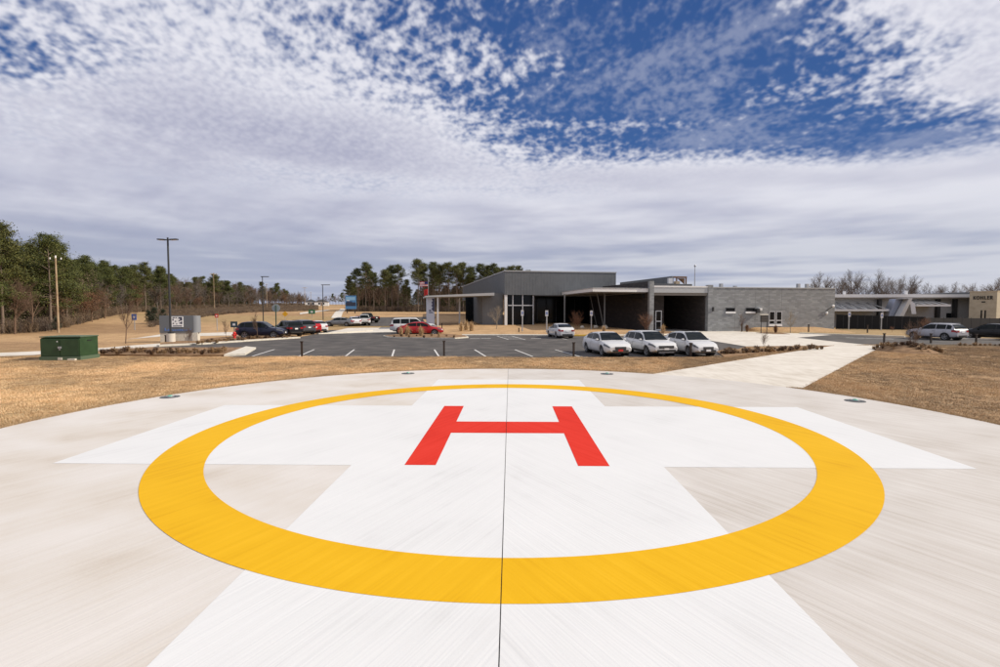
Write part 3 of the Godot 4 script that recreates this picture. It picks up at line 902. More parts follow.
	for q in [[0.62, 0.95], [0.98, 0.97], [0.98, 0.42], [0.72, 0.46], [0.62, 0.55], [0.78, 0.60], [0.58, 0.66], [0.74, 0.73], [0.60, 0.80], [0.80, 0.86]]:
		fig.push_back(Vector2(lerpf(y0.x, y1.x, q[0]), lerpf(y0.y, y1.y, q[1])))
	s = MB.new(); s.plate(fig, 0.2, 0.22)
	part("print", s, ink, py)
	for q in [[0.28, 0.55, 0.44], [0.28, 0.8, 0.36]]:
		for e in 5:
			var x: float = lerpf(q[0], q[1], e / 5.0)
			bx("print", Vector3(lerpf(y0.x, y1.x, x), lerpf(y0.y, y1.y, q[2]), 0.2), Vector3(lerpf(y0.x, y1.x, x + 0.07), lerpf(y0.y, y1.y, q[2] + 0.05), 0.215), ink, py)
	for q in [[437.8, 0.6], [459.5, -6.0]]:
		var u := bl(q[0], 310, q[1] - 0.2).x
		bx("column", Vector3(u - 0.12, 0, q[1] - 0.3), Vector3(u + 0.12, l0.y - 0.1, q[1] - 0.1), M.aluminium, t)

# ---------------------------------------------------------------- the works beyond the hospital: white roof beam, hung canopies, tan block
func make_works() -> void:
	M.siding = textured(blend_tex(512, [layer(512, 512, 24, 61, 0.1, 3)], [1.0], [Color(0.36, 0.365, 0.37), Color(0.42, 0.425, 0.43)], 1.2), 3.0, 0.7)
	M.tan = textured(blend_tex(512, [layer(512, 512, 512, 62, 0.015, 4)], [1.0], [Color(0.36, 0.305, 0.22), Color(0.42, 0.365, 0.27), Color(0.46, 0.40, 0.30)], 1.3), 5.0, 0.85)
	var dist := 84.0
	var t := thing("factory_building", "low grey factory behind the hospital with white roof beam and hung canopies", "factory", Vector3.ZERO)
	var a := far(832, 297.6, dist); var b := far(1062, 297.6, dist)
	var z := -dist
	bx("wall", Vector3(a.x, 0, z - 30.0), Vector3(b.x, a.y, z - 1.0), M.siding, t)
	var ty := far(900, 294.4, dist).y
	bx("roof_beam", Vector3(a.x, a.y + 0.02, z - 1.2), Vector3(b.x, ty, z + 0.6), M.white_fascia, t)
	bx("roof_beam_underside", Vector3(a.x, a.y - 0.22, z - 0.98), Vector3(b.x, a.y + 0.017, z + 0.4), M.soffit, t)
	var s := MB.new()
	s.plate(PackedVector2Array([Vector2(far(920, 294, dist).x, ty + 0.003), Vector2(b.x, ty + 0.003), Vector2(b.x, far(970, 291.6, dist).y), Vector2(far(972, 291, dist).x, far(970, 291.8, dist).y)]), z - 26.0, z - 1.5)
	part("roof", s, M.roofing, t)
	for px in [882.0, 941.0, 958.2]:
		var q := far(px, 310, dist)
		bx("column", Vector3(q.x - 0.25, 0, z - 0.9), Vector3(q.x + 0.25, a.y - 0.23, z - 0.4), M.dark_pole, t)
	for q in [[845, 0.5], [907, 0.6]]:
		var p := far(q[0], 293, dist)
		bx("roof_vent", Vector3(p.x - 0.15, ty, z - 0.3), Vector3(p.x + 0.15, ty + q[1], z), M.sign_white, t)
	# hung canopies: a beam, and rods that rise to the wall in vees
	for q in [[835.0, 891.0, 310.1, 302.6, 5], [917.0, 951.0, 305.3, 299.4, 4]]:
		var c0 := far(q[0], q[2] + 1.1, dist - 3.0); var c1 := far(q[1], q[2] - 0.9, dist - 3.0)
		var can := bx("canopy", Vector3(c0.x, c0.y, z - 0.98), Vector3(c1.x, c1.y, z + 3.0), M.white_fascia, t)
		var step: float = (c1.x - c0.x - 0.6) / q[4]
		var hy := far(q[0], q[3], dist).y
		for k in int(q[4]):
			var x: float = c0.x + 0.3 + step * k
			rod("tie_rod", Vector3(x, c1.y, z + 2.8), Vector3(x + step * 0.5, hy, z - 0.98), 0.05, M.galvanised, can, -1, 5)
			rod("tie_rod", Vector3(x + step, c1.y, z + 2.8), Vector3(x + step * 0.5 + 0.05, hy, z - 0.98), 0.05, M.galvanised, can, -1, 5)
	# small window and doors under the beam
	var w := far(951.5, 315, dist)
	bx("window", Vector3(w.x, w.y - 0.6, z - 1.0), Vector3(w.x + 0.8, w.y + 0.3, z - 0.95), M.glass_dark, t)
	# black screened yard fence in front
	var f := thing("screen_fence", "black privacy screen fence before the grey factory wall", "fence", Vector3.ZERO)
	var f0 := far(836, 329.2, 76.0); var f1 := far(925, 331.0, 72.0); var f2 := far(1075, 333.0, 70.0)
	var cloth := mat(0.010, 0.010, 0.011, 0.95)
	var grey := mat(0.075, 0.075, 0.072, 0.9)
	for seg in [[f0, f1, 12, cloth, far(836, 314.6, 76.0).y, far(925, 317.0, 72.0).y], [f1, f2, 16, grey, far(925, 317.8, 72.0).y, far(1000, 319.0, 70.0).y]]:
		for k in int(seg[2]):
			var p: Vector3 = seg[0].lerp(seg[1], float(k) / seg[2]); var q: Vector3 = seg[0].lerp(seg[1], float(k + 1) / seg[2])
			p.y = 0.0; q.y = 0.0
			var h0: float = lerpf(seg[4], seg[5], float(k) / seg[2])
			var d := (q - p).normalized()
			var xf := Transform3D(Basis(d, Vector3.UP, d.cross(Vector3.UP)), p)
			s = MB.new(); s.box(Vector3(0.03, 0.04, -0.02), Vector3((q - p).length() - 0.03, h0, 0.02), xf)
			part("screen_panel", s, seg[3], f)
			s = MB.new(); s.tube(p, p + Vector3(0, h0 + 0.06, 0), 0.04, 0.04, 6, true)
			part("post", s, M.dark_pole, f)
	# leaning metal-clad entrance frame
	t = thing("entrance_frame", "leaning silver metal entrance frame standing before the grey factory wall", "entrance", Vector3.ZERO)
	var y_of := func(py: float) -> float: return far(905, py, 80.0).y
	var x_of := func(px: float) -> float: return far(px, 309, 80.0).x
	var steel := mat(0.60, 0.61, 0.64, 0.32, 0.7)
	for q in [["leaning_panel", [[891, 317.6], [898.5, 299.0], [907.5, 299.0], [897.5, 317.6]], -82.0, -80.6, mat(0.30, 0.33, 0.40, 0.3, 0.7)],
		["leaning_frame", [[896.5, 317.0], [905.5, 299.2], [909.0, 299.0], [900.5, 317.4]], -80.5, -79.4, mat(0.55, 0.54, 0.52, 0.4, 0.4)],
		["lit_panel", [[908.6, 299.6], [914.2, 303.6], [916.0, 314.0], [911.4, 314.0], [910.0, 306.0]], -80.4, -79.9, steel],
		["cap", [[899.0, 298.7], [909.5, 298.2], [909.5, 298.9], [899.0, 298.9]], -82.0, -79.5, steel]]:
		var p := PackedVector2Array()
		for e in q[1]: p.push_back(Vector2(x_of.call(e[0]), y_of.call(e[1])))
		s = MB.new(); s.plate(p, q[2], q[3])
		part(q[0], s, q[4], t)
	# tan rendered block with the maker's name on it, set at an angle to the factory
	var c := far(996.6, 309, 77.5)
	var al := Vector3(0.5, 0, 0.866)
	t = thing("tan_block_building", "tan rendered block at the factory end with black lettering", "building", Vector3(c.x, 0, c.z), deg_to_rad(-60.0))
	var lw := 3.2
	var ht := far(990, 291.8, 78.5).y
	bx("wall", Vector3(-lw, 0, -9.0), Vector3(0, ht, 0), M.tan, t)
	bx("coping", Vector3(-lw - 0.05, ht + 0.003, -9.05), Vector3(0.05, ht + 0.12, 0.05), mat(0.50, 0.42, 0.30, 0.8), t)
	var y_at := func(py: float) -> float: return far(984, py, 79.0).y
	for x in [-1.80, -1.36]:
		bx("slot_window", Vector3(x, y_at.call(319.0), -0.02), Vector3(x + 0.18, y_at.call(310.2), 0.02), M.glass_dark, t)
	var tm := TextMesh.new()
	var font := SystemFont.new(); font.font_names = PackedStringArray(["Droid Sans"]); font.font_weight = 700
	tm.font = font; tm.text = "KOHLER"; tm.font_size = 64; tm.depth = 0.06
	tm.pixel_size = 0.01
	var sz := tm.get_aabb().size
	var o := part("lettering", tm, M.black, t)
	o.scale = Vector3(2.3 / sz.x, (y_at.call(296.0) - y_at.call(299.6)) / sz.y, 1.0)
	o.position = Vector3(-1.62, y_at.call(297.8), 0.035)
	bx("small_plaque", Vector3(-1.75, y_at.call(302.6), 0.0), Vector3(-1.30, y_at.call(301.4), 0.03), M.black, t)

# ---------------------------------------------------------------- vehicles: forward is +x, y up
func curve_at(pts: Array, x: float) -> float:
	if x <= pts[0][0]: return pts[0][1]
	for k in pts.size() - 1:
		if x <= pts[k + 1][0]:
			var t: float = (x - pts[k][0]) / (pts[k + 1][0] - pts[k][0])
			var m0: float = (pts[k + 1][1] - pts[maxi(k - 1, 0)][1]) / maxf(pts[k + 1][0] - pts[maxi(k - 1, 0)][0], 0.01)
			var m1: float = (pts[mini(k + 2, pts.size() - 1)][1] - pts[k][1]) / maxf(pts[mini(k + 2, pts.size() - 1)][0] - pts[k][0], 0.01)
			var d: float = pts[k + 1][0] - pts[k][0]
			var t2 := t * t; var t3 := t2 * t
			return (2 * t3 - 3 * t2 + 1) * pts[k][1] + (t3 - 2 * t2 + t) * m0 * d * 0.6 + (3 * t2 - 2 * t3) * pts[k + 1][1] + (t3 - t2) * m1 * d * 0.6
	return pts[-1][1]

func car_shapes() -> Dictionary:
	return {
	"sedan": {"L": 4.85, "W": 1.84, "wheels": [1.47, -1.33], "r": 0.335, "sill": 0.24,
		"deck": [[-2.43, 0.72], [-2.36, 0.93], [-2.1, 1.02], [-1.6, 1.03], [0.0, 0.97], [1.0, 0.96], [1.6, 0.89], [2.1, 0.78], [2.36, 0.66], [2.43, 0.58]],
		"roof": [[-2.0, 1.02], [-1.2, 1.34], [-0.7, 1.44], [-0.1, 1.47], [0.3, 1.44], [1.25, 0.95]], "glass": [-1.75, -1.02, 0.38, 1.18], "pillars": [-0.42]},
	"hatch": {"L": 4.5, "W": 1.79, "wheels": [1.36, -1.30], "r": 0.325, "sill": 0.24,
		"deck": [[-2.25, 0.70], [-2.18, 0.95], [-1.9, 1.06], [-1.3, 1.06], [0.0, 0.99], [0.95, 0.97], [1.5, 0.90], [1.95, 0.78], [2.2, 0.64], [2.25, 0.56]],
		"roof": [[-1.9, 1.06], [-1.15, 1.38], [-0.6, 1.49], [0.0, 1.51], [0.35, 1.48], [1.25, 0.96]], "glass": [-1.65, -0.98, 0.42, 1.16], "pillars": [-0.36]},
	"suv": {"L": 4.7, "W": 1.9, "wheels": [1.45, -1.38], "r": 0.365, "sill": 0.30,
		"deck": [[-2.35, 0.76], [-2.3, 1.02], [-2.1, 1.10], [-1.0, 1.09], [0.3, 1.05], [1.0, 1.06], [1.6, 1.0], [2.1, 0.90], [2.3, 0.76], [2.35, 0.66]],
		"roof": [[-2.22, 1.06], [-1.98, 1.42], [-1.7, 1.62], [-1.0, 1.67], [-0.2, 1.68], [0.15, 1.65], [1.15, 1.05]], "glass": [-2.16, -1.80, 0.22, 1.06], "pillars": [-0.52, -1.42]},
	"large_suv": {"L": 5.25, "W": 2.0, "wheels": [1.6, -1.5], "r": 0.40, "sill": 0.38,
		"deck": [[-2.62, 0.80], [-2.58, 1.12], [-2.4, 1.18], [-1.0, 1.17], [0.5, 1.15], [1.1, 1.17], [1.9, 1.14], [2.4, 1.06], [2.58, 0.9], [2.62, 0.72]],
		"roof": [[-2.5, 1.15], [-2.36, 1.62], [-2.15, 1.82], [-1.0, 1.88], [0.0, 1.88], [0.35, 1.84], [1.15, 1.15]], "glass": [-2.46, -2.25, 0.42, 1.08], "pillars": [-0.45, -1.45]},
	"pickup": {"L": 5.6, "W": 1.98, "wheels": [1.75, -1.75], "r": 0.40, "sill": 0.40,
		"deck": [[-2.8, 0.95], [-2.76, 1.12], [-2.6, 1.14], [-0.7, 1.14], [0.5, 1.12], [1.3, 1.16], [2.1, 1.12], [2.6, 1.04], [2.75, 0.9], [2.8, 0.72]],
		"roof": [[-0.75, 1.12], [-0.62, 1.6], [-0.4, 1.80], [0.2, 1.84], [0.65, 1.80], [1.35, 1.14]], "glass": [-0.72, -0.50, 0.72, 1.28], "pillars": [0.05]}}

func car_ring(d: Dictionary, x: float) -> PackedVector3Array:
	var half: float = d.L * 0.5
	var x0 := half - 0.75
	var w: float = d.W * 0.5
	if absf(x) > x0: w *= 1.0 - 0.24 * pow((absf(x) - x0) / 0.75, 2.4)
	var top := curve_at(d.deck, x)
	var low: float = d.sill
	if absf(x) > half - 0.5: low += 0.10 * pow((absf(x) - half + 0.5) / 0.5, 2.0)
	var arch := -1.0
	for c in d.wheels:
		var q: float = d.r + 0.055
		if absf(x - c) < q: arch = maxf(arch, d.r + sqrt(q * q - (x - c) * (x - c)))
	var h := top - low
	var side := [[0.0, low], [0.86, low], [0.965, low + 0.06], [0.995, low + 0.30 * h], [1.0, low + 0.52 * h], [0.975, low + 0.74 * h], [0.93, low + 0.93 * h], [0.86, top - 0.004], [0.6, top + 0.025], [0.0, top + 0.045]]
	var ring := PackedVector3Array()
	for k in side.size(): ring.push_back(Vector3(x, maxf(side[k][1], minf(arch, top - 0.12)) if k < 7 else side[k][1], w * side[k][0]))
	for k in range(side.size() - 2, 0, -1): ring.push_back(Vector3(ring[k].x, ring[k].y, -ring[k].z))
	return ring

func cabin_point(d: Dictionary, x: float, f: float, out := 0.0) -> Vector3:   # on the side of the cabin, f from belt (0) to roof (1)
	var belt := curve_at(d.deck, x) - 0.02
	var roof := curve_at(d.roof, x)
	var share := clampf((roof - belt) / 0.45, 0.0, 1.0)
	var wb: float = d.W * 0.5 * 0.90
	var wr := lerpf(wb, d.W * 0.5 * 0.70, share)
	return Vector3(x, lerpf(belt, roof - 0.05 * share, f), lerpf(wb, wr, f) + out)

func make_car(called: String, label: String, category: String, kind: String, paint: StandardMaterial3D, opts := {}) -> Node3D:
	var d: Dictionary = car_shapes()[kind]
	var half: float = d.L * 0.5
	var t := thing(called, label, category, Vector3.ZERO, 0.0, opts.get("group", ""))
	# body shell
	var xs := []
	var n := 92
	for k in n + 1: xs.push_back(lerpf(-half, half, 0.5 - 0.5 * cos(PI * k / n) if k < 6 or k > n - 6 else float(k) / n))
	xs.sort()
	var rows := []
	for x in xs: rows.push_back(car_ring(d, x))
	var s := MB.new()
	s.grid(rows, true)
	for e in [rows[0], rows[-1]]:
		var c := Vector3.ZERO
		for p in e: c += p
		c /= e.size()
		for k in e.size(): s.tri(c, e[k], e[(k + 1) % e.size()])
	part("body", s, paint, t)
	# dark underside and wheel wells
	s = MB.new()
	s.box(Vector3(-half + 0.35, d.sill - 0.06, -d.W * 0.40), Vector3(half - 0.35, d.sill + 0.04, d.W * 0.40))
	for c in d.wheels:
		for z in [-1, 1]: s.tube(Vector3(c, d.r, z * d.W * 0.30), Vector3(c, d.r, z * d.W * 0.455), d.r + 0.05, d.r + 0.05, 20, true)
	part("underbody", s, M.black, t)
	# cabin
	s = MB.new()
	rows = []
	var ra: float = d.roof[0][0]; var rb: float = d.roof[-1][0]
	for k in 33:
		var x := lerpf(ra, rb, k / 32.0)
		var line := PackedVector3Array()
		for f in [0.0, 0.5, 0.9, 1.0]: line.push_back(cabin_point(d, x, f))
		var q := cabin_point(d, x, 1.0)
		var rt := curve_at(d.roof, x)
		line.push_back(Vector3(x, rt - 0.006, q.z - 0.09)); line.push_back(Vector3(x, rt + 0.012, 0))
		var ring := PackedVector3Array(line)
		for j in range(line.size() - 2, -1, -1): ring.push_back(Vector3(line[j].x, line[j].y, -line[j].z))
		rows.push_back(ring)
	s.grid(rows)
	part("cabin", s, opts.get("roof", paint), t)
	# glass
	var g: Array = d.glass
	for e in [["rear_window", g[0], g[1]], ["windscreen", g[2], g[3]]]:
		s = MB.new(); rows = []
		for k in 9:
			var x: float = lerpf(e[1], e[2], k / 8.0)
			var wz: float = cabin_point(d, x, 1.0).z - 0.05
			var y := curve_at(d.roof, x)
			var dy := (curve_at(d.roof, x + 0.02) - curve_at(d.roof, x - 0.02)) / 0.04
			var nn := Vector3(-dy, 1.0, 0).normalized() * 0.016
			var line := PackedVector3Array()
			for j in 7:
				var z: float = lerpf(-wz, wz, j / 6.0)
				line.push_back(Vector3(x, y + (1.0 - absf(z) / wz) * 0.014, z) + nn)
			rows.push_back(line)
		s.grid(rows)
		part(e[0], s, M.car_glass, t)
	var cuts := [lerpf(ra, g[1], 0.62 if kind in ["sedan", "hatch"] else 0.75)]
	for p in range(d.pillars.size() - 1, -1, -1): cuts.push_back(d.pillars[p])
	cuts.push_back(lerpf(rb, g[2], 0.30))
	for z in [-1, 1]:
		for k in cuts.size() - 1:
			s = MB.new(); rows = []
			for i in 9:
				var x: float = lerpf(cuts[k] + 0.035, cuts[k + 1] - 0.035, i / 8.0)
				var line := PackedVector3Array()
				for f in [0.10, 0.5, 0.9]:
					var p := cabin_point(d, x, f, 0.012)
					line.push_back(Vector3(p.x, p.y, p.z * z))
				rows.push_back(line)
			s.grid(rows)
			part("side_window", s, M.car_glass, t)
	# wheels
	for c in d.wheels:
		for z in [-1, 1]:
			var o: float = z * (d.W * 0.5 - 0.035)
			s = MB.new(); rows = []
			for q in [[0.20, 0.62], [0.215, 0.90], [0.20, 0.99], [0.10, 1.0], [0.02, 0.99], [0.0, 0.92], [0.012, 0.68]]:
				var line := PackedVector3Array()
				for k in 28:
					var a := TAU * k / 28.0
					line.push_back(Vector3(c + cos(a) * d.r * q[1], d.r + sin(a) * d.r * q[1], o - z * q[0]))
				rows.push_back(line)
			s.grid(rows, true)
			var wh := part("wheel", s, M.tyre, t)
			s = MB.new()
			s.tube(Vector3(c, d.r, o - z * 0.10), Vector3(c, d.r, o - z * 0.06), d.r * 0.66, d.r * 0.66, 24, true)
			part("brake_disc", s, M.black, wh)
			s = MB.new()
			for k in 24:
				var a := TAU * k / 24.0; var b := TAU * (k + 1) / 24.0
				for q in [[0.60, 0.70]]:
					s.quad(Vector3(c + cos(a) * d.r * q[0], d.r + sin(a) * d.r * q[0], o - z * 0.035), Vector3(c + cos(a) * d.r * q[1], d.r + sin(a) * d.r * q[1], o - z * 0.008), Vector3(c + cos(b) * d.r * q[1], d.r + sin(b) * d.r * q[1], o - z * 0.008), Vector3(c + cos(b) * d.r * q[0], d.r + sin(b) * d.r * q[0], o - z * 0.035))
			for k in 5:
				var a := TAU * k / 5.0 + 0.3
				s.box(Vector3(0.0, -0.034, -0.018), Vector3(d.r * 0.64, 0.034, 0.018), Transform3D(Basis(Vector3(0, 0, 1), a), Vector3(c, d.r, o - z * 0.035)))
			s.tube(Vector3(c, d.r, o - z * 0.05), Vector3(c, d.r, o - z * 0.01), 0.06, 0.05, 12, true)
			part("rim", s, M.alloy, wh)
	# lamps, grille, plate, mirrors, handles
	var hy: float = curve_at(d.deck, half - 0.14)
	var ty: float = curve_at(d.deck, -half + 0.12)
	for z in [-1, 1]:
		s = MB.new(); rows = []
		for i in 6:
			var x: float = lerpf(half - 0.62, half - 0.05, i / 5.0)
			var r := car_ring(d, x)
			var line := PackedVector3Array()
			for k in 4:
				var p: Vector3 = r[5].lerp(r[6], 0.0 + k / 3.0 * 0.95)
				p = p.lerp(r[7], 0.25 * k / 3.0)
				line.push_back(Vector3(p.x + 0.010, p.y, (p.z + 0.012) * z))
			rows.push_back(line)
		s.grid(rows)
		part("headlight", s, M.headlight, t)
		s = MB.new(); rows = []
		for i in 6:
			var x: float = lerpf(-half + 0.03, -half + 0.42, i / 5.0)
			var r := car_ring(d, x)
			var line := PackedVector3Array()
			for k in 4:
				var p: Vector3 = r[4].lerp(r[6], 0.35 + k / 3.0 * 0.6)
				line.push_back(Vector3(p.x - 0.010, p.y, (p.z + 0.012) * z))
			rows.push_back(line)
		s.grid(rows)
		part("tail_light", s, M.tail, t)
		s = MB.new()
		s.box(Vector3(-half - 0.004, ty - 0.25, z * d.W * 0.23), Vector3(-half + 0.05, ty - 0.08, z * d.W * 0.36))
		part("tail_light", s, M.tail, t)
		s = MB.new()
		var mx: float = d.roof[-1][0] - 0.42
		var mp := cabin_point(d, mx, 0.15)
		s.ball(Vector3(mx, mp.y + 0.03, z * (mp.z + 0.13)), Vector3(0.08, 0.075, 0.11), 10, 6)
		s.tube(Vector3(mx, mp.y - 0.01, z * (mp.z - 0.03)), Vector3(mx, mp.y + 0.01, z * (mp.z + 0.08)), 0.025, 0.02, 6, true)
		part("mirror", s, paint, t)
		for p in d.pillars:
			s = MB.new()
			var hx: float = p + 0.05
			s.box(Vector3(hx, curve_at(d.deck, hx) - 0.16, z * (d.W * 0.5 * 0.965)), Vector3(hx + 0.2, curve_at(d.deck, hx) - 0.125, z * (d.W * 0.5 * 1.012)))
			part("door_handle", s, paint, t)
		# shut lines of the doors
		for p in [d.roof[-1][0] - 0.25, d.pillars[0], d.pillars[0] - 0.95]:
			if kind == "pickup" and p < -0.7: continue
			s = MB.new()
			rows = []
			for dx in [-0.008, 0.008]:
				var r := car_ring(d, p + dx)
				var line := PackedVector3Array()
				for k in range(2, 7): line.push_back(Vector3(r[k].x, r[k].y, (r[k].z + 0.003) * z))
				rows.push_back(line)
			s.grid(rows)
			part("shut_line", s, M.black, t)
		s = MB.new()
		s.ball(Vector3(half - 0.12, d.sill + 0.20, z * d.W * 0.34), Vector3(0.06, 0.06, 0.12), 10, 6)
		part("fog_light", s, M.black, t)
	var gw: float = opts.get("grille", 0.42)
	s = MB.new()
	s.box(Vector3(half - 0.08, hy - 0.24, -gw), Vector3(half + 0.012, hy - 0.06, gw))
	var gr := part("grille", s, M.black, t)
	for k in [1]: bx("bar", Vector3(half + 0.010, hy - 0.205 + k * 0.055, -gw + 0.03), Vector3(half + 0.022, hy - 0.19 + k * 0.055, gw - 0.03), M.alloy, gr)
	bx("lower_grille", Vector3(half - 0.10, d.sill + 0.10, -0.52), Vector3(half + 0.008, d.sill + 0.20, 0.52), M.black, t)
	bx("number_plate", Vector3(half + 0.008, hy - 0.34, -0.155), Vector3(half + 0.026, hy - 0.20 - 0.02, 0.155), opts.get("plate", M.sign_white), t)
	bx("number_plate", Vector3(-half - 0.022, ty - 0.30, -0.155), Vector3(-half + 0.02, ty - 0.16, 0.155), M.sign_white, t)
	bx("rear_bumper_trim", Vector3(-half - 0.012, d.sill + 0.10, -0.55), Vector3(-half + 0.06, d.sill + 0.22, 0.55), M.black, t)
	if opts.get("rails", false):
		for z in [-1, 1]: bx("roof_rail", Vector3(d.glass[1] + 0.1, curve_at(d.roof, 0) + 0.02, z * d.W * 0.31 - 0.02), Vector3(d.glass[2] - 0.1, curve_at(d.roof, 0) + 0.06, z * d.W * 0.31 + 0.02), M.alloy, t)
	if kind == "pickup":
		bx("cargo_bed", Vector3(-2.6, 0.62, -0.80), Vector3(-0.8, 1.19, 0.80), M.black, t)
	return t

func paint(r: float, g: float, b: float, rough := 0.28) -> StandardMaterial3D:
	var m := mat(r, g, b, rough)
	m.metallic_specular = 0.35
	m.clearcoat_enabled = true; m.clearcoat = 0.25; m.clearcoat_roughness = 0.05
	return m

func park(c: Node3D, at: Vector3, dir: Vector2, y := 0.014) -> void:
	c.position = Vector3(at.x, y, at.z)
	c.rotation.y = atan2(-dir.y, dir.x)

func make_cars() -> void:
	M.car_glass = mat(0.006, 0.009, 0.010, 0.05)
	M.car_glass.metallic_specular = 0.3
	M.tyre = mat(0.018, 0.018, 0.018, 0.85)
	M.alloy = mat(0.26, 0.265, 0.28, 0.4, 0.6)
	M.headlight = mat(0.14, 0.145, 0.15, 0.12, 0.4)
	M.tail = mat(0.30, 0.008, 0.01, 0.2)
	var white := paint(0.60, 0.605, 0.61)
	var near := "white cars parked nose out behind the lawn strip"
	var n := Vector2(sin(deg_to_rad(11.5)), cos(deg_to_rad(11.5)))
	var spots := [
		["parked_sedan", "white sedan with red front plate parked beside a white sport utility car", "car", "sedan", white, {"plate": M.sign_red, "group": near, "grille": 0.36}, 621.0],
		["parked_sport_utility", "white sport utility car with dark lower bumper parked between two white cars", "car", "suv", white, {"group": near, "grille": 0.5}, 667.0],
		["parked_hatchback", "white compact car with sunroof parked beside the mulch strip of the path", "car", "hatch", white, {"group": near, "grille": 0.34}, 709.0]]
	for q in spots:
		var c := make_car(q[0], q[1], q[2], q[3], q[4], q[5])
		var f := gp(q[6], 357.5)
		var l: float = car_shapes()[q[3]].L * 0.5
		park(c, Vector3(f.x - n.x * l, 0, f.z - 0.1 - n.y * l), n)
		if q[3] == "suv":
			c.scale = Vector3(1.0, 0.91, 1.0)
			for z in [-1, 1]: bx("sill_cladding", Vector3(-0.98, 0.27, z * 0.86), Vector3(1.05, 0.42, z * 0.965), M.black, c)
			bx("front_cladding", Vector3(2.20, 0.36, -0.62), Vector3(2.368, 0.50, 0.62), M.black, c)
			bx("skid_plate", Vector3(2.22, 0.29, -0.5), Vector3(2.36, 0.358, 0.5), M.alloy, c)
		if q[3] == "hatch": bx("sunroof", Vector3(-0.35, 1.512, -0.38), Vector3(0.2, 1.53, 0.38), M.car_glass, c)
	var c := make_car("parked_sedan_car", "white sedan parked facing the building in an accessible bay", "car", "sedan", white, {"plate": M.sign_white})
	var f := gp(567.5, 338.8)
	park(c, Vector3(f.x - n.x * 2.43, 0, f.z - n.y * 2.43), -n)
	c = make_car("parked_red_sedan", "red sedan parked behind the kerbed island of dry grasses", "car", "sedan", paint(0.36, 0.012, 0.018), {})
	park(c, far(421, 330, 57.5), Vector2(0.985, -0.12)); c.scale = Vector3(1.05, 1.03, 1.05)
	c = make_car("parked_large_utility", "big white sport utility vehicle parked behind the red sedan", "car", "large_suv", white, {"rails": true})
	park(c, far(413.5, 330, 61.0), Vector2(0.98, -0.2)); c.scale = Vector3(1.06, 1.02, 1.05)
	# the row by the monument sign
	var dark := [
		["parked_navy_utility", "navy sport utility car facing the lane behind the mulched kerb", "suv", paint(0.012, 0.014, 0.035), 262.0, 51.5, Vector2(0.99, -0.10), {"rails": false}],
		["parked_black_utility", "black sport utility car with red tail lights next to the navy one", "suv", paint(0.009, 0.009, 0.011), 287.5, 55.5, Vector2(-0.72, -0.69), {"rails": true}],
		["parked_grey_utility", "dark grey sport utility car beyond the black one in the row", "suv", paint(0.07, 0.07, 0.08), 301.5, 59.5, Vector2(-0.70, -0.71), {}],
		["parked_red_hatchback", "red compact car squeezed between the grey car and a white sedan", "hatch", paint(0.42, 0.012, 0.016), 309.5, 62.5, Vector2(-0.65, -0.76), {}],
		["parked_white_sedan", "white sedan at the end of the row beside the concrete drive", "sedan", white, 316.5, 64.5, Vector2(-0.60, -0.80), {}],
		["parked_silver_sedan", "grey sedan seen side on at the far side of the concrete drive", "sedan", paint(0.16, 0.17, 0.19, 0.3), 339.5, 84.0, Vector2(-0.985, 0.1), {}],
		["parked_far_sedan", "white car with dark rear window behind the grey sedan", "hatch", paint(0.6, 0.6, 0.62), 354.0, 86.0, Vector2(-0.5, -0.86), {}],
		["parked_maroon_hatchback", "maroon car nearly hidden beside the white pickup", "hatch", paint(0.16, 0.02, 0.02), 359.5, 90.0, Vector2(-0.5, -0.86), {}],
		["parked_pickup", "white pickup truck parked before the dry field under the pines", "pickup", white, 364.5, 88.0, Vector2(-0.3, -0.95), {}],
		["parked_black_pickup", "black pickup truck behind the white pickup in the far car park", "pickup", paint(0.010, 0.010, 0.012), 367.5, 96.0, Vector2(-0.8, -0.6), {}]]
	for q in dark:
		c = make_car(q[0], q[1], "truck" if q[2] == "pickup" else "car", q[2], q[3], q[7])
		var at := far(q[4], 330, q[5])
		park(c, at, q[6].normalized(), land(at.x, at.z) + 0.03)
	c = make_car("parked_silver_wagon", "silver grey estate car parked by the factory fence with its tail to the sun", "car", "suv", paint(0.40, 0.40, 0.43, 0.3), {"rails": true})
	park(c, far(936, 330, 50.5), Vector2(-0.27, -0.96)); c.scale = Vector3(1.0, 0.95, 1.0)
	c = make_car("parked_black_sedan", "black car parked by the grey screen fence near the tan block", "car", "sedan", paint(0.007, 0.007, 0.009), {})
	park(c, far(994, 330, 50.5), Vector2(-0.45, -0.89)); c.scale = Vector3(1.08, 1.05, 1.05)

# ---------------------------------------------------------------- trees
func leafy(s: MB, at: Vector3, size: float, r: RandomNumberGenerator) -> void:
	var a := Vector3(r.randf_range(-1, 1), r.randf_range(-1, 1), r.randf_range(-1, 1)).normalized() * size
	var b := Vector3(r.randf_range(-1, 1), r.randf_range(-1, 1), r.randf_range(-1, 1)).normalized() * size * 0.42
	s.quad(at - a, at + b, at + a, at - b)

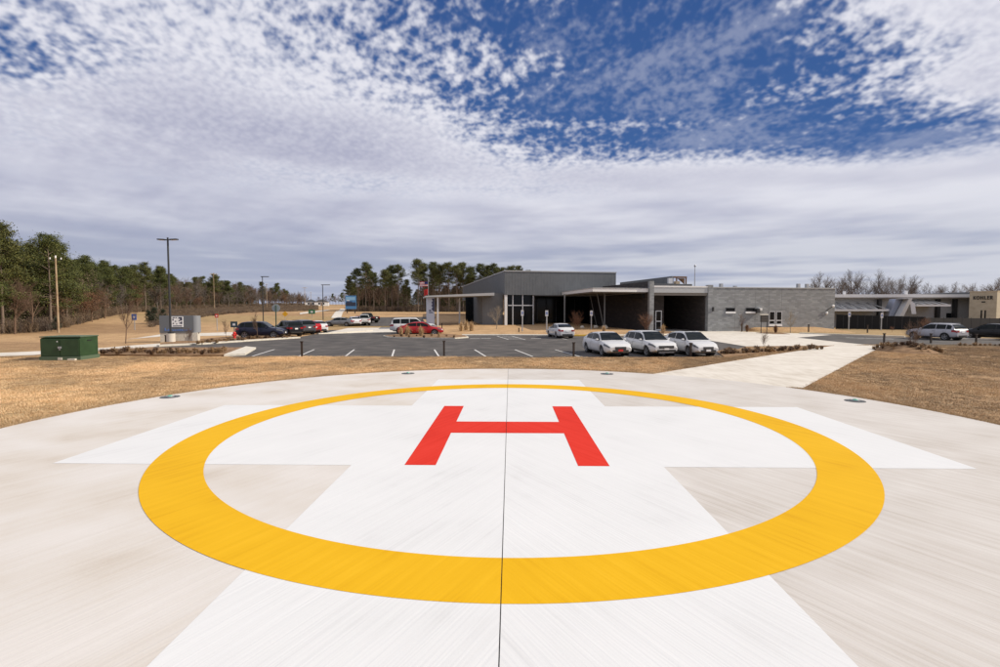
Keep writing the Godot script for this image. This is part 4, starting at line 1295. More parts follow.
func pine(called: String, label: String, h: float, crown_from: float, spread: float, leafs: int, green: Array, seed_: int) -> Node3D:
	var r := RandomNumberGenerator.new(); r.seed = seed_
	var t := thing(called, label, "tree")
	var s := MB.new()
	var pts := []; var rad := []
	var lean := Vector3(r.randf_range(-0.35, 0.35), 0, r.randf_range(-0.35, 0.35))
	for k in 7:
		var q := k / 6.0
		pts.push_back(Vector3(0, h * 0.97 * q - 0.3 * (1.0 - q), 0) + lean * q * q + Vector3(r.randf_range(-0.06, 0.06), 0, r.randf_range(-0.06, 0.06)))
		rad.push_back(lerpf(0.19, 0.03, q) * h / 13.0)
	s.path(pts, rad, 7)
	part("trunk", s, M.bark, t)
	var limbs := MB.new(); var crown := MB.new()
	crown.colored = true
	var count := 46
	for k in count:
		var q := pow(r.randf(), 0.85)
		var y := lerpf(crown_from, 0.985, q)
		var base := Vector3(0, h * y, 0) + lean * y * y
		var a := r.randf() * TAU
		# widest a little above the lowest boughs, rounded off at the top
		var reach := spread * (0.35 + 0.65 * sin(PI * clampf(0.22 + 0.72 * q, 0.0, 1.0))) * r.randf_range(0.55, 1.12) * (1.15 - 0.55 * q)
		var dir := Vector3(cos(a), lerpf(0.05, 0.75, q) + r.randf_range(-0.1, 0.2), sin(a)).normalized()
		var tip := base + dir * reach
		limbs.tube(base, tip, 0.045, 0.012, 4)
		for e in 4:
			var c := base.lerp(tip, lerpf(0.45, 1.05, e / 3.0)) + Vector3(r.randf_range(-0.3, 0.3), r.randf_range(-0.1, 0.35), r.randf_range(-0.3, 0.3))
			var size := r.randf_range(0.30, 0.62) * (spread / 2.4)
			for m in maxi(int(leafs / (count * 4.0)), 6):
				var col: Color = green[r.randi() % green.size()]
				crown.tint = col * r.randf_range(0.75, 1.25)
				var off := Vector3(r.randfn(), r.randfn() * 0.62, r.randfn()) * size * 0.55
				leafy(crown, c + off, r.randf_range(0.07, 0.17), r)
	part("branch", limbs, M.bark, t)
	part("crown", crown, M.leaf, t)
	return t

func grow(s: MB, at: Vector3, dir: Vector3, length: float, rad: float, level: int, r: RandomNumberGenerator, ends: Array) -> void:
	var steps := 3 if level < 3 else 2
	var p := at
	var d := dir
	var sides := 6 if level == 0 else (4 if level < 3 else 3)
	for k in steps:
		var e := (d + Vector3(r.randf_range(-0.16, 0.16), r.randf_range(0.0, 0.14), r.randf_range(-0.16, 0.16))).normalized()
		var q := p + e * length / steps
		s.tube(p, q, rad * (1.0 - 0.55 * k / steps), rad * (1.0 - 0.55 * (k + 1) / steps), sides)
		if level < 4 and (k > 0 or level > 0):
			var kids := r.randi_range(2, 3)
			for m in kids:
				var side := Vector3(r.randf_range(-1, 1), r.randf_range(-0.25, 0.7), r.randf_range(-1, 1)).normalized()
				grow(s, p.lerp(q, r.randf_range(0.3, 1.0)), (e * 0.75 + side * 0.8).normalized(), length * r.randf_range(0.42, 0.62), rad * 0.45, level + 1, r, ends)
		p = q; d = e
	if level >= 3: ends.push_back(p)

func bare_tree(called: String, label: String, h: float, bark: Material, seed_: int, leaves := 0, tints := [], stems := 1) -> Node3D:
	var r := RandomNumberGenerator.new(); r.seed = seed_
	var t := thing(called, label, "tree")
	var trunk := MB.new(); var twigs := MB.new(); var ends := []
	for k in stems:
		var d := Vector3(r.randf_range(-0.1, 0.1), 1, r.randf_range(-0.1, 0.1)) if stems == 1 else Vector3(cos(TAU * k / stems) * 0.28, 1, sin(TAU * k / stems) * 0.28)
		d = d.normalized()
		var top := d * h * 0.30
		var foot := Vector3(0, -0.2, 0)
		trunk.tube(foot, top, h * 0.016 / sqrt(stems), h * 0.011 / sqrt(stems), 7)
		grow(twigs, top, d, h * 0.40, h * 0.011 / sqrt(stems), 0, r, ends)
		for m in 3:
			var a := r.randf() * TAU
			grow(twigs, foot.lerp(top, r.randf_range(0.75, 1.0)), (d + Vector3(cos(a), 0.1, sin(a)) * 0.75).normalized(), h * 0.34, h * 0.007 / sqrt(stems), 1, r, ends)
	part("trunk", trunk, bark, t)
	part("branch", twigs, bark, t)
	if leaves > 0:
		var crown := MB.new()
		crown.colored = true
		for k in leaves:
			var p: Vector3 = ends[r.randi() % ends.size()]
			crown.tint = (tints[r.randi() % tints.size()] as Color) * r.randf_range(0.7, 1.3)
			leafy(crown, p + Vector3(r.randfn(), r.randfn(), r.randfn()) * 0.28, r.randf_range(0.06, 0.13), r)
		part("crown", crown, M.leaf, t)
	return t

func make_woods() -> void:
	M.bark = textured(blend_tex(256, [layer(256, 256, 256, 71, 0.05, 4)], [1.0], [Color(0.09, 0.062, 0.045), Color(0.17, 0.125, 0.095), Color(0.23, 0.18, 0.14)], 1.4), 1.5, 0.95)
	M.grey_bark = textured(blend_tex(256, [layer(256, 256, 256, 72, 0.05, 4)], [1.0], [Color(0.085, 0.068, 0.058), Color(0.15, 0.122, 0.105), Color(0.21, 0.175, 0.15)], 1.4), 1.5, 0.95)
	M.brown_bark = textured(blend_tex(256, [layer(256, 256, 256, 73, 0.05, 4)], [1.0], [Color(0.09, 0.055, 0.035), Color(0.145, 0.09, 0.06), Color(0.19, 0.125, 0.085)], 1.4), 1.5, 0.95)
	M.leaf = mat(1, 1, 1, 0.75)
	M.leaf.vertex_color_use_as_albedo = true
	M.leaf.backlight_enabled = true
	M.leaf.backlight = Color(0.25, 0.25, 0.2)
	var g1 := [Color(0.085, 0.098, 0.018), Color(0.060, 0.074, 0.015), Color(0.115, 0.120, 0.024), Color(0.040, 0.052, 0.013)]
	var g2_ := [Color(0.100, 0.102, 0.020), Color(0.070, 0.078, 0.017), Color(0.130, 0.125, 0.028), Color(0.045, 0.055, 0.014)]
	var rust := [Color(0.15, 0.065, 0.028), Color(0.19, 0.085, 0.035), Color(0.11, 0.050, 0.025), Color(0.21, 0.115, 0.055)]
	var side := "trees of the wood along the lane"
	var rear := "trees behind the hospital's side canopy"
	var lone := "bare trees behind the factory roof"
	var lps := ["pine with deep green crown in the wood along the lane", "narrow olive green pine in the wood along the lane", "broad low-branched green pine in the wood along the lane", "olive pine with high crown in the wood along the lane"]
	var lbs := ["grey-barked leafless tree in the wood along the lane", "brown leafless tree with upright boughs in the wood along the lane", "brown leafless tree with spreading boughs in the wood along the lane", "slim grey leafless tree in the wood along the lane"]
	var lr := "oak holding rusty dead leaves at the foot of the wood"
	var pines := [pine("pine_tree", lps[0], 13.0, 0.28, 3.2, 15000, g1, 101), pine("pine_tree", lps[1], 13.0, 0.36, 2.9, 13500, g2_, 102), pine("pine_tree", lps[2], 13.0, 0.24, 3.5, 16000, g1, 103), pine("pine_tree", lps[3], 13.0, 0.44, 3.0, 13500, g2_, 104)]
	var bares := [bare_tree("bare_tree", lbs[0], 11.5, M.grey_bark, 201), bare_tree("bare_tree", lbs[1], 11.5, M.brown_bark, 202), bare_tree("bare_tree", lbs[2], 11.5, M.brown_bark, 203), bare_tree("bare_tree", lbs[3], 11.5, M.grey_bark, 204)]
	var oaks := [bare_tree("russet_oak", lr, 6.5, M.brown_bark, 301, 1500, rust), bare_tree("russet_oak", lr, 6.0, M.brown_bark, 302, 1100, rust, 2)]
	var used := {}
	var r := RandomNumberGenerator.new(); r.seed = 42
	# the wood's edge: pixel column, distance of the edge, tree height, share of pines
	var edge := [[-60, 53, 12.6, 0.75], [0, 58, 13.2, 0.75], [30, 63, 12.6, 0.75], [55, 70, 12.0, 0.75], [75, 80, 11.6, 0.7], [97, 94, 10.6, 0.6], [120, 112, 11.4, 0.65], [150, 140, 12.0, 0.40], [175, 168, 13.6, 0.16], [214, 205, 13.2, 0.16], [255, 245, 12.8, 0.14], [290, 285, 11.4, 0.10], [312, 330, 8.5, 0.2]]
	var n_trees := 0
	for row in 4:
		var travelled := 0.0
		for k in edge.size() - 1:
			var a := on_land(edge[k][0], edge[k][1]); var b := on_land(edge[k + 1][0], edge[k + 1][1])
			var len := a.distance_to(b)
			var steps := int(maxf(1.0, round(len / (3.1 if row == 0 else 3.5))))
			var back := Vector3(-(b - a).z, 0, (b - a).x).normalized()
			if back.x > 0.0: back = -back
			for i in steps:
				var q := (i + r.randf_range(0.0, 0.9)) / steps
				var p := a.lerp(b, q) + back * (row * 4.2 + r.randf_range(-1.3, 1.6))
				p.y = land(p.x, p.z) - 0.05
				var h: float = lerpf(edge[k][2], edge[k + 1][2], q)
				var share: float = lerpf(edge[k][3], edge[k + 1][3], q)
				if row == 0: share *= 0.5
				var turn := r.randf() * TAU
				var pick: Node3D; var label := ""; var size := 1.0; var called := "bare_tree"
				if r.randf() < share:
					pick = pines[r.randi() % 4]; size = h / 13.0 * r.randf_range(0.84, 1.06); called = "pine_tree"
				elif row == 0 and r.randf() < (0.36 if edge[k][0] < 140 else 0.12):
					pick = oaks[r.randi() % 2]; label = lr; size = r.randf_range(0.7, 1.1); called = "russet_oak"
				else:
					pick = bares[r.randi() % 4]; size = h / 13.0 * (r.randf_range(0.82, 1.1) if row > 0 else r.randf_range(0.5, 0.9))
				if not used.has(pick):
					used[pick] = true
					pick.position = p; pick.rotation.y = turn; pick.scale = Vector3.ONE * size; pick.set_meta("group", side)
				else:
					copy(pick, called, label, p, turn, size, side)
				n_trees += 1
	# undergrowth that fills the foot of the wood
	var brush := MultiMesh.new()
	brush.transform_format = MultiMesh.TRANSFORM_3D; brush.use_colors = true
	var bm := MB.new()
	var br := RandomNumberGenerator.new(); br.seed = 9
	for k in 26:
		var a := br.randf() * TAU
		var foot := Vector3(cos(a), 0, sin(a)) * br.randf_range(0.0, 0.5)
		var tip := foot + Vector3(br.randf_range(-0.5, 0.5), br.randf_range(0.7, 1.7), br.randf_range(-0.5, 0.5))
		bm.tube(foot, tip, 0.022, 0.008, 3)
		for m in 4: leafy(bm, foot.lerp(tip, br.randf_range(0.3, 1.0)) + Vector3(br.randf_range(-0.2, 0.2), 0, br.randf_range(-0.2, 0.2)), 0.08, br)
	brush.mesh = bm.mesh()
	var xfs := []
	var cols := [Color(0.14, 0.095, 0.055), Color(0.19, 0.13, 0.08), Color(0.12, 0.08, 0.055), Color(0.21, 0.15, 0.10), Color(0.09, 0.065, 0.05)]
	for k in edge.size() - 1:
		var a := on_land(edge[k][0], edge[k][1]); var b := on_land(edge[k + 1][0], edge[k + 1][1])
		for i in int(a.distance_to(b) * 5.0):
			var p := a.lerp(b, br.randf()) + (a - Vector3(0, 0, 0)).normalized() * br.randf_range(-3.5, 9.0)
			p.y = land(p.x, p.z)
			xfs.push_back(Transform3D(Basis(Vector3.UP, br.randf() * TAU).scaled(Vector3.ONE * br.randf_range(0.5, 1.25)), p))
	for i in 9000:
		var p := Vector3.ZERO
		var e := 0
		var px := br.randf_range(150, 318)
		while e < edge.size() - 2 and edge[e + 1][0] < px: e += 1
		var d: float = lerpf(edge[e][1], edge[e + 1][1], (px - edge[e][0]) / (edge[e + 1][0] - edge[e][0]))
		p = on_land(px, d * (1.0 - 0.46 * pow(br.randf(), 1.3)))
		xfs.push_back(Transform3D(Basis(Vector3.UP, br.randf() * TAU).scaled(Vector3(1.2, 0.5, 1.2) * br.randf_range(0.4, 0.9)), p))
	for i in 420:
		var p := on_land(br.randf_range(346, 500), br.randf_range(148, 176))
		xfs.push_back(Transform3D(Basis(Vector3.UP, br.randf() * TAU).scaled(Vector3.ONE * br.randf_range(0.6, 1.3)), p))
	brush.instance_count = xfs.size()
	for k in xfs.size():
		brush.set_instance_transform(k, xfs[k]); brush.set_instance_color(k, cols[br.randi() % cols.size()])
	var mi := MultiMeshInstance3D.new()
	mi.multimesh = brush; mi.name = "undergrowth"; mi.material_override = M.leaf
	add_child(mi)
	tag(mi, "tangled brown undergrowth along the feet of the woods", "undergrowth"); mi.set_meta("kind", "stuff")
	# the deep wood behind the first rows, a closed mass
	var deep := MB.new()
	deep.colored = true
	var dr := RandomNumberGenerator.new(); dr.seed = 15
	deep.tint = Color(0.10, 0.075, 0.055)
	deep.tube(Vector3(0, -0.3, 0), Vector3(0, 9.0, 0), 0.16, 0.05, 5)
	for k in 4200:
		var y := pow(dr.randf(), 0.8)
		var a := dr.randf() * TAU
		var q := 2.7 * (1.0 - 0.75 * y * y) * sqrt(dr.randf())
		var shade: Color = [Color(0.085, 0.098, 0.018), Color(0.070, 0.078, 0.017), Color(0.15, 0.11, 0.075), Color(0.125, 0.088, 0.06)][dr.randi() % 4]
		deep.tint = shade * dr.randf_range(0.8, 1.2)
		leafy(deep, Vector3(cos(a) * q, 0.3 + y * 9.8, sin(a) * q), dr.randf_range(0.10, 0.24), dr)
	var mass := MultiMesh.new()
	mass.transform_format = MultiMesh.TRANSFORM_3D
	mass.mesh = deep.mesh()
	var spots := []
	for k in edge.size() - 1:
		var a := on_land(edge[k][0], edge[k][1]); var b := on_land(edge[k + 1][0], edge[k + 1][1])
		for i in int(a.distance_to(b) * 0.9):
			var p := a.lerp(b, dr.randf()) + a.normalized() * dr.randf_range(9.0, 24.0)
			if k < 10: spots.push_back(Vector3(p.x, dr.randf_range(0.55, 0.95) * edge[k][2] / 11.5, p.z))
	for i in 130:
		var p := on_land(dr.randf_range(352, 530), dr.randf_range(176, 200))
		spots.push_back(Vector3(p.x, dr.randf_range(0.6, 0.95), p.z))
	mass.instance_count = spots.size()
	for k in spots.size():
		var p: Vector3 = spots[k]
		mass.set_instance_transform(k, Transform3D(Basis(Vector3.UP, dr.randf() * TAU).scaled(Vector3(1, p.y, 1)), Vector3(p.x, land(p.x, p.z), p.z)))
	mi = MultiMeshInstance3D.new()
	mi.multimesh = mass; mi.name = "deep_woods"; mi.material_override = M.leaf
	add_child(mi)
	tag(mi, "dense dim wood closing the gaps behind the first trees", "wood"); mi.set_meta("kind", "stuff")
	# tall pines and bare trees behind the side canopy
	var tp := "slender pine with bare lower trunk in the stand behind the hospital"
	var tb := "leafless tree among the pines behind the hospital"
	var tall := [pine("tall_pine", tp, 14.0, 0.56, 2.5, 9000, g1, 111), pine("tall_pine", tp, 14.0, 0.48, 2.3, 9000, g2_, 112), pine("tall_pine", tp, 14.0, 0.62, 2.8, 9000, g2_, 113)]
	var thin := bare_tree("bare_forest_tree", tb, 11.0, M.brown_bark, 211)
	var first := {}
	var stand := [[350, 10.6], [358, 12.8], [366, 14.6], [374, 11.5], [385, 12.0], [392, 13.8], [398, 14.0], [407, 9.5], [418, 15.0], [424, 14.4], [433, 14.8], [440, 13.6], [449, 14.2], [457, 13.4], [463, 14.4], [472, 13.2], [480, 14.3], [488, 13.6], [494, 14.2], [503, 13.0], [512, 13.6], [519, 14.2], [528, 13.2]]
	for q in stand:
		for row in 3:
			var p := on_land(q[0] + r.randf_range(-3.0, 3.0) * row, 152.0 + row * 9.0 + r.randf_range(-3, 3))
			var is_pine := row == 0 or r.randf() < 0.45
			var src: Node3D = tall[r.randi() % 3] if is_pine else thin
			var size: float = q[1] / 14.0 * (1.0 if row == 0 else r.randf_range(0.8, 1.0)) * (1.0 if is_pine else 1.1)
			if not first.has(src):
				first[src] = true
				src.position = p; src.scale = Vector3.ONE * size; src.set_meta("group", rear)
			else:
				copy(src, "tall_pine" if is_pine else "bare_forest_tree", tp if is_pine else tb, p, r.randf() * TAU, size, rear)
	# bare crowns above the factory roof
	var lo := "big leafless tree rising above the factory roof"
	var big := [bare_tree("roadside_tree", lo, 13.0, M.grey_bark, 221), bare_tree("roadside_tree", lo, 13.0, M.grey_bark, 222, 0, [], 2), bare_tree("roadside_tree", lo, 12.0, M.grey_bark, 223, 0, [], 2)]
	var tops := [[824, 271.5], [833, 274], [846, 273], [856, 269.5], [865, 270], [875, 276], [884, 280], [893, 275], [903, 272], [913, 275], [924, 281], [944, 279], [952, 282], [966, 283], [982, 278], [994, 277], [1008, 276], [1024, 278], [816, 277]]
	for k in tops.size():
		var d := 128.0 + r.randf_range(-8, 8)
		var p := far(tops[k][0], tops[k][1], d)
		var size: float = p.y / 12.3
		var at := Vector3(p.x, 0, p.z)
		if k < 3: big[k].position = at; big[k].scale = Vector3.ONE * size; big[k].set_meta("group", lone)
		else: copy(big[k % 3], "roadside_tree", lo, at, r.randf() * TAU, size, lone)
	# far hazy wood beyond the lane
	var dl := "distant tree where the lane meets the skyline"
	for q in [[318, 420, 9.0], [324, 430, 8.0], [330, 420, 9.5], [336, 400, 9.0], [342, 380, 9.0], [348, 330, 9.5], [306, 400, 11.0], [300, 390, 12.0], [327, 445, 10.0], [333, 450, 9.0], [339, 440, 10.0], [345, 400, 11.0]]:
		var p := on_land(q[0], q[1])
		copy(bares[r.randi() % 4] if r.randf() < 0.7 else pines[0], "skyline_tree", dl, p, r.randf() * TAU, q[2] / 12.0, "distant trees where the lane meets the skyline")
	# dark cedars
	var cl := "small dark evergreen cedar at the edge of the wood"
	var cedar := pine("cedar_tree", cl, 4.2, 0.06, 1.5, 2600, [Color(0.018, 0.028, 0.012), Color(0.024, 0.036, 0.015)], 120)
	var first_c := true
	for q in [[154, 324.0, 0.62], [57, 331.5, 0.40], [149, 323.6, 0.5], [163, 321.5, 0.5]]:
		var p := gl(q[0], q[1])
		if first_c: cedar.position = p; cedar.scale = Vector3.ONE * q[2]; cedar.set_meta("group", "dark cedars by the wood"); first_c = false
		else: copy(cedar, "cedar_tree", cl, p, r.randf() * TAU, q[2], "dark cedars by the wood")

# ---------------------------------------------------------------- poles, signs, posts, cabinet
func make_street() -> void:
	# car park lamp with two heads
	var at := gp(171, 342.8)
	var top := far(166.4, 240.0, -at.z).y
	var t := thing("car_park_lamp", "tall dark lamp post with two flat heads on a concrete footing", "lamp post", at)
	rod("footing", Vector3(0, -0.1, 0), Vector3(0, 0.82, 0), 0.34, M.concrete, t, 0.34, 24)
	rod("pole", Vector3(0, 0.82, 0), Vector3(0, top, 0), 0.09, M.dark_pole, t, 0.07, 12)
	bx("base_cover", Vector3(-0.17, 0.82, -0.17), Vector3(0.17, 0.95, 0.17), M.dark_pole, t)
	for q in [-1.0, 1.0]:
		var s := MB.new()
		s.box(Vector3(0.0, -0.04, -0.04), Vector3(0.28, 0.04, 0.04), Transform3D(Basis(Vector3.UP, 0.0 if q > 0 else PI), Vector3(0, top + 0.02, 0)))
		part("arm", s, M.dark_pole, t)
		s = MB.new()
		s.box(Vector3(0.24, -0.05, -0.17), Vector3(0.86, 0.05, 0.17), Transform3D(Basis(Vector3.UP, 0.0 if q > 0 else PI) * Basis(Vector3(0, 0, 1), 0.04), Vector3(0, top + 0.02, 0)))
		var head := part("lamp_head", s, M.dark_pole, t)
		s = MB.new()
		s.box(Vector3(0.32, -0.062, -0.13), Vector3(0.80, -0.052, 0.13), Transform3D(Basis(Vector3.UP, 0.0 if q > 0 else PI) * Basis(Vector3(0, 0, 1), 0.04), Vector3(0, top + 0.02, 0)))
		part("diffuser", s, M.sign_white, head)
	bx("top_sensor", Vector3(-0.05, top, -0.05), Vector3(0.05, top + 0.22, 0.05), M.dark_pole, t)
	# bollard by the lamp
	# monument sign
	var a := gp(160, 342.4); var e := far(199.5, 340, 45.4)
	var dir := (Vector3(e.x, 0, e.z) - Vector3(a.x, 0, a.z))
	var w := dir.length()
	t = thing("monument_sign", "low grey monument sign with white square emblem on a pale plinth", "sign", Vector3(a.x, 0, a.z), atan2(-dir.z, dir.x))
	var sy := func(py: float) -> float: return far(175, py, -a.z).y
	var yb: float = sy.call(333.0); var yt: float = sy.call(315.8)
	bx("plinth", Vector3(0.02, -0.1, -0.85), Vector3(w - 0.2, yb, -0.05), M.kerb, t)
	bx("plinth_return", Vector3(w - 0.55, -0.1, -0.04), Vector3(w - 0.1, yb - 0.003, 0.12), M.kerb, t)
	var face := mat(0.125, 0.135, 0.15, 0.6)
	bx("panel", Vector3(0, yb + 0.003, -0.9), Vector3(w - 0.45, yt, 0), face, t)
	var round_end := MB.new()
	round_end.tube(Vector3(w - 0.45, yb + 0.003, -0.45), Vector3(w - 0.45, yt - 0.01, -0.45), 0.445, 0.445, 20, true)
	part("rounded_end", round_end, mat(0.22, 0.23, 0.25, 0.5), t)
	# emblem: white square, dark figure of blocks
	var x0 := w * 0.31; var x1 := w * 0.60; var ey0: float = sy.call(327.2); var ey1: float = sy.call(316.6)
	var em := bx("emblem", Vector3(x0, ey0, 0), Vector3(x1, ey1, 0.04), M.sign_white, t)
	var ink := mat(0.018, 0.02, 0.05, 0.6)
	for q in [[0.10, 0.86, 0.28, 0.94], [0.34, 0.86, 0.48, 0.94], [0.60, 0.80, 0.92, 0.94], [0.74, 0.62, 0.92, 0.79], [0.62, 0.56, 0.73, 0.66], [0.80, 0.28, 0.92, 0.52], [0.66, 0.34, 0.79, 0.42], [0.08, 0.62, 0.18, 0.78], [0.10, 0.30, 0.20, 0.40], [0.30, 0.50, 0.40, 0.60], [0.10, 0.07, 0.90, 0.14], [0.40, 0.26, 0.48, 0.34]]:
		bx("emblem_mark", Vector3(lerpf(x0, x1, q[0]), lerpf(ey0, ey1, q[1]), 0.041), Vector3(lerpf(x0, x1, q[2]), lerpf(ey0, ey1, q[3]), 0.05), ink, em)
	var blue := mat(0.10, 0.19, 0.46, 0.6)
	var rr := RandomNumberGenerator.new(); rr.seed = 3
	var lx := w * 0.13
	while lx < w * 0.80:
		var lw := rr.randf_range(0.05, 0.11)
		var tall_: float = 0.26 if lx < w * 0.16 else rr.randf_range(0.10, 0.17)
		var ly: float = sy.call(331.0)
		bx("blue_mark", Vector3(lx, ly, 0.003), Vector3(lx + lw, ly + tall_, 0.02), blue, t)
		lx += lw + rr.randf_range(0.03, 0.07)
	# low dark bollards round the lawn
	var group := "low dark posts round the lawn"
	var spots := [[166.0, 342.8, 335.0, "beside the lamp footing"], [302.0, 357.0, 341.2, "at the lawn edge before the kerbed mulch bed"], [444.0, 356.4, 340.6, "at the lawn edge facing the grassy island"], [573.6, 357.0, 342.2, "at the lawn edge beside the white sedan"], [690.6, 357.2, 342.8, "at the lawn edge against the white compact car"],
		[884.0, 343.2, 333.2, "beside the mound of cut grasses"], [930.8, 343.4, 333.4, "before the silver estate car"], [976.0, 344.6, 334.0, "before the black car"], [518.8, 333.9, 328.0, "on the bank below the storefront"], [442.0, 332.0, 323.0, "between tan grass tufts by the pylon wall"], [808.5, 332.0, 324.4, "on the bank before the block wing"], [867.4, 332.8, 325.0, "by the screened fence"], [742.0, 331.5, 324.0, "by the wing's first window"]]
	for q in spots:
		var p := gp(q[0], q[1])
		var h := far(q[0], q[2], -p.z).y
		var b := thing("lawn_post", "short dark post " + q[3], "post", p, 0.2, group)
		bx("shaft", Vector3(-0.055, -0.05, -0.055), Vector3(0.055, h - 0.07, 0.055), M.brown_post, b)
		bx("cap", Vector3(-0.085, h - 0.069, -0.085), Vector3(0.085, h, 0.085), M.brown_post, b)
	# accessible bay signs
	group = "accessible bay signs"
	var ada := [[476.8, 326.0, 309.4, "in front of the dark side glass"], [522.3, 333.4, 310.2, "before the storefront glass"], [546.6, 334.2, 310.4, "beside the white sedan at the entrance"], [591.2, 331.8, 310.6, "under the entrance canopy's white edge"], [848.6, 329.6, 312.0, "before the black fence nearer the block wing"], [881.0, 330.4, 313.0, "before the black fence nearer the silver frame"]]
	for q in ada:
		var p := gp(q[0], q[1])
		var h := far(q[0], q[2], -p.z).y
		var b := thing("bay_sign", "accessible parking sign on pale post " + q[3], "sign", p, -0.05, group)
		rod("post", Vector3(0, -0.05, 0), Vector3(0, h - 0.25, 0), 0.075, M.galvanised, b, 0.075, 8)
		var sx := 0.17
		var plate := bx("plate", Vector3(-sx, h - 0.68, 0.08), Vector3(sx, h, 0.10), M.sign_white, b)
		bx("symbol", Vector3(-sx * 0.62, h - 0.50, 0.101), Vector3(sx * 0.62, h - 0.20, 0.108), M.sign_blue, plate)
		var s := MB.new(); s.tube(Vector3(0, h - 0.37, 0.109), Vector3(0, h - 0.37, 0.114), 0.06, 0.06, 12, true)
		part("symbol_wheel", s, M.sign_white, plate)
	# yellow bollards at the ambulance bay
	for q in [[662.4, 330.6, 322.0, "before the bay door"], [671.6, 328.6, 319.0, "inside the ambulance bay"], [705.6, 329.4, 319.0, "at the ambulance bay's block pier"]]:
		var p := gp(q[0], q[1])
		var h := far(q[0], q[2], -p.z).y
		var b := thing("yellow_bollard", "yellow steel bollard " + q[3], "bollard", p, 0.0, "yellow bollards at the ambulance bay")
		rod("tube", Vector3(0, -0.05, 0), Vector3(0, h - 0.1, 0), 0.10, M.yellow_steel, b, 0.10, 14)
		var s := MB.new(); s.ball(Vector3(0, h - 0.1, 0), Vector3(0.10, 0.10, 0.10), 14, 6)
		part("dome", s, M.yellow_steel, b)
	# notice cabinet before the wing
	var p := gp(763.8, 333.6)
	var nt := far(763.8, 313.8, -p.z).y; var nb := far(763.8, 322.0, -p.z).y
	t = thing("notice_board", "brown notice board with pale top on two thin posts", "board", p, 0.15)
	for x in [-0.38, 0.38]: bx("leg", Vector3(x - 0.03, -0.05, -0.03), Vector3(x + 0.03, nb, 0.03), M.dark_pole, t)
	bx("board", Vector3(-0.46, nb, -0.08), Vector3(0.46, nt - 0.18, 0.08), mat(0.05, 0.042, 0.036, 0.7), t)
	bx("top_rail", Vector3(-0.50, nt - 0.178, -0.11), Vector3(0.50, nt, 0.11), M.kerb, t)
	for k in 3: bx("slat", Vector3(-0.40, nb + 0.12 + k * 0.3, 0.081), Vector3(0.40, nb + 0.30 + k * 0.3, 0.095), mat(0.075, 0.062, 0.052, 0.7), t)
	# green transformer cabinet
	var c0 := gp(41, 360.4); var c1 := gp(80.5, 360.0)
	var d := (c1 - c0)
	var cw := d.length()
	var ch := far(60, 337.6, -c0.z).y
	t = thing("transformer_cabinet", "dark green electrical transformer cabinet on the straw lawn", "cabinet", c0, atan2(-d.z, d.x))
	bx("sill", Vector3(-0.05, -0.05, -1.60), Vector3(cw + 0.05, 0.22, 0.06), M.green_sill, t)
	var s2 := MB.new()
	s2.plate(PackedVector2Array([Vector2(-1.55, 0.223), Vector2(0.0, 0.223), Vector2(0.0, ch - 0.10), Vector2(-0.10, ch - 0.02), Vector2(-1.55, ch)]), 0.0, cw)
	var body := part("cabinet", s2, M.green_cabinet, t)
	body.transform = Transform3D(Basis(Vector3(0, 0, 1), Vector3(0, 1, 0), Vector3(1, 0, 0)), Vector3.ZERO)
	bx("lid", Vector3(-0.04, ch + 0.003, -1.59), Vector3(cw + 0.04, ch + 0.06, 0.0), M.green_sill, t)
	for x in [0.03, cw * 0.5 + 0.01]:
		bx("door", Vector3(x, 0.27, 0.003), Vector3(x + cw * 0.5 - 0.05, ch - 0.13, 0.03), M.green_cabinet, t)
	var hb := bx("handle", Vector3(cw * 0.46, ch * 0.52, 0.03), Vector3(cw * 0.54, ch * 0.60, 0.09), M.galvanised, t)
	bx("padlock", Vector3(cw * 0.48, ch * 0.44, 0.04), Vector3(cw * 0.52, ch * 0.515, 0.08), M.alloy, hb)
	bx("warning_label", Vector3(cw * 0.42, ch * 0.80, 0.031), Vector3(cw * 0.45, ch * 0.84, 0.034), M.sign_white, t)
	bx("sill_latch", Vector3(cw * 0.45, 0.02, 0.06), Vector3(cw * 0.56, 0.16, 0.09), M.kerb, t)
	bx("vent", Vector3(cw + 0.003, ch * 0.82, -1.0), Vector3(cw + 0.02, ch * 0.86, -0.6), M.black, t)
	bx("sill_stone", Vector3(cw * 0.74, 0.0, 0.08), Vector3(cw * 0.93, 0.10, 0.24), M.kerb, t)
	# utility poles
	group = "wooden utility poles along the lane"
	var poles := [[57.6, 324.0, 258.0, 62.0, 0, "rising from the brush by the wood"], [214.4, 309.4, 273.0, 190.0, 1, "with crossarm before the grey brown wood"], [267.0, 309.0, 284.0, 215.0, 0, "with pale band behind the stop sign"], [305.0, 308.0, 287.0, 260.0, 1, "with crossarm near the far house"], [311.0, 306.0, 292.0, 300.0, 0, "beside the far house"]]
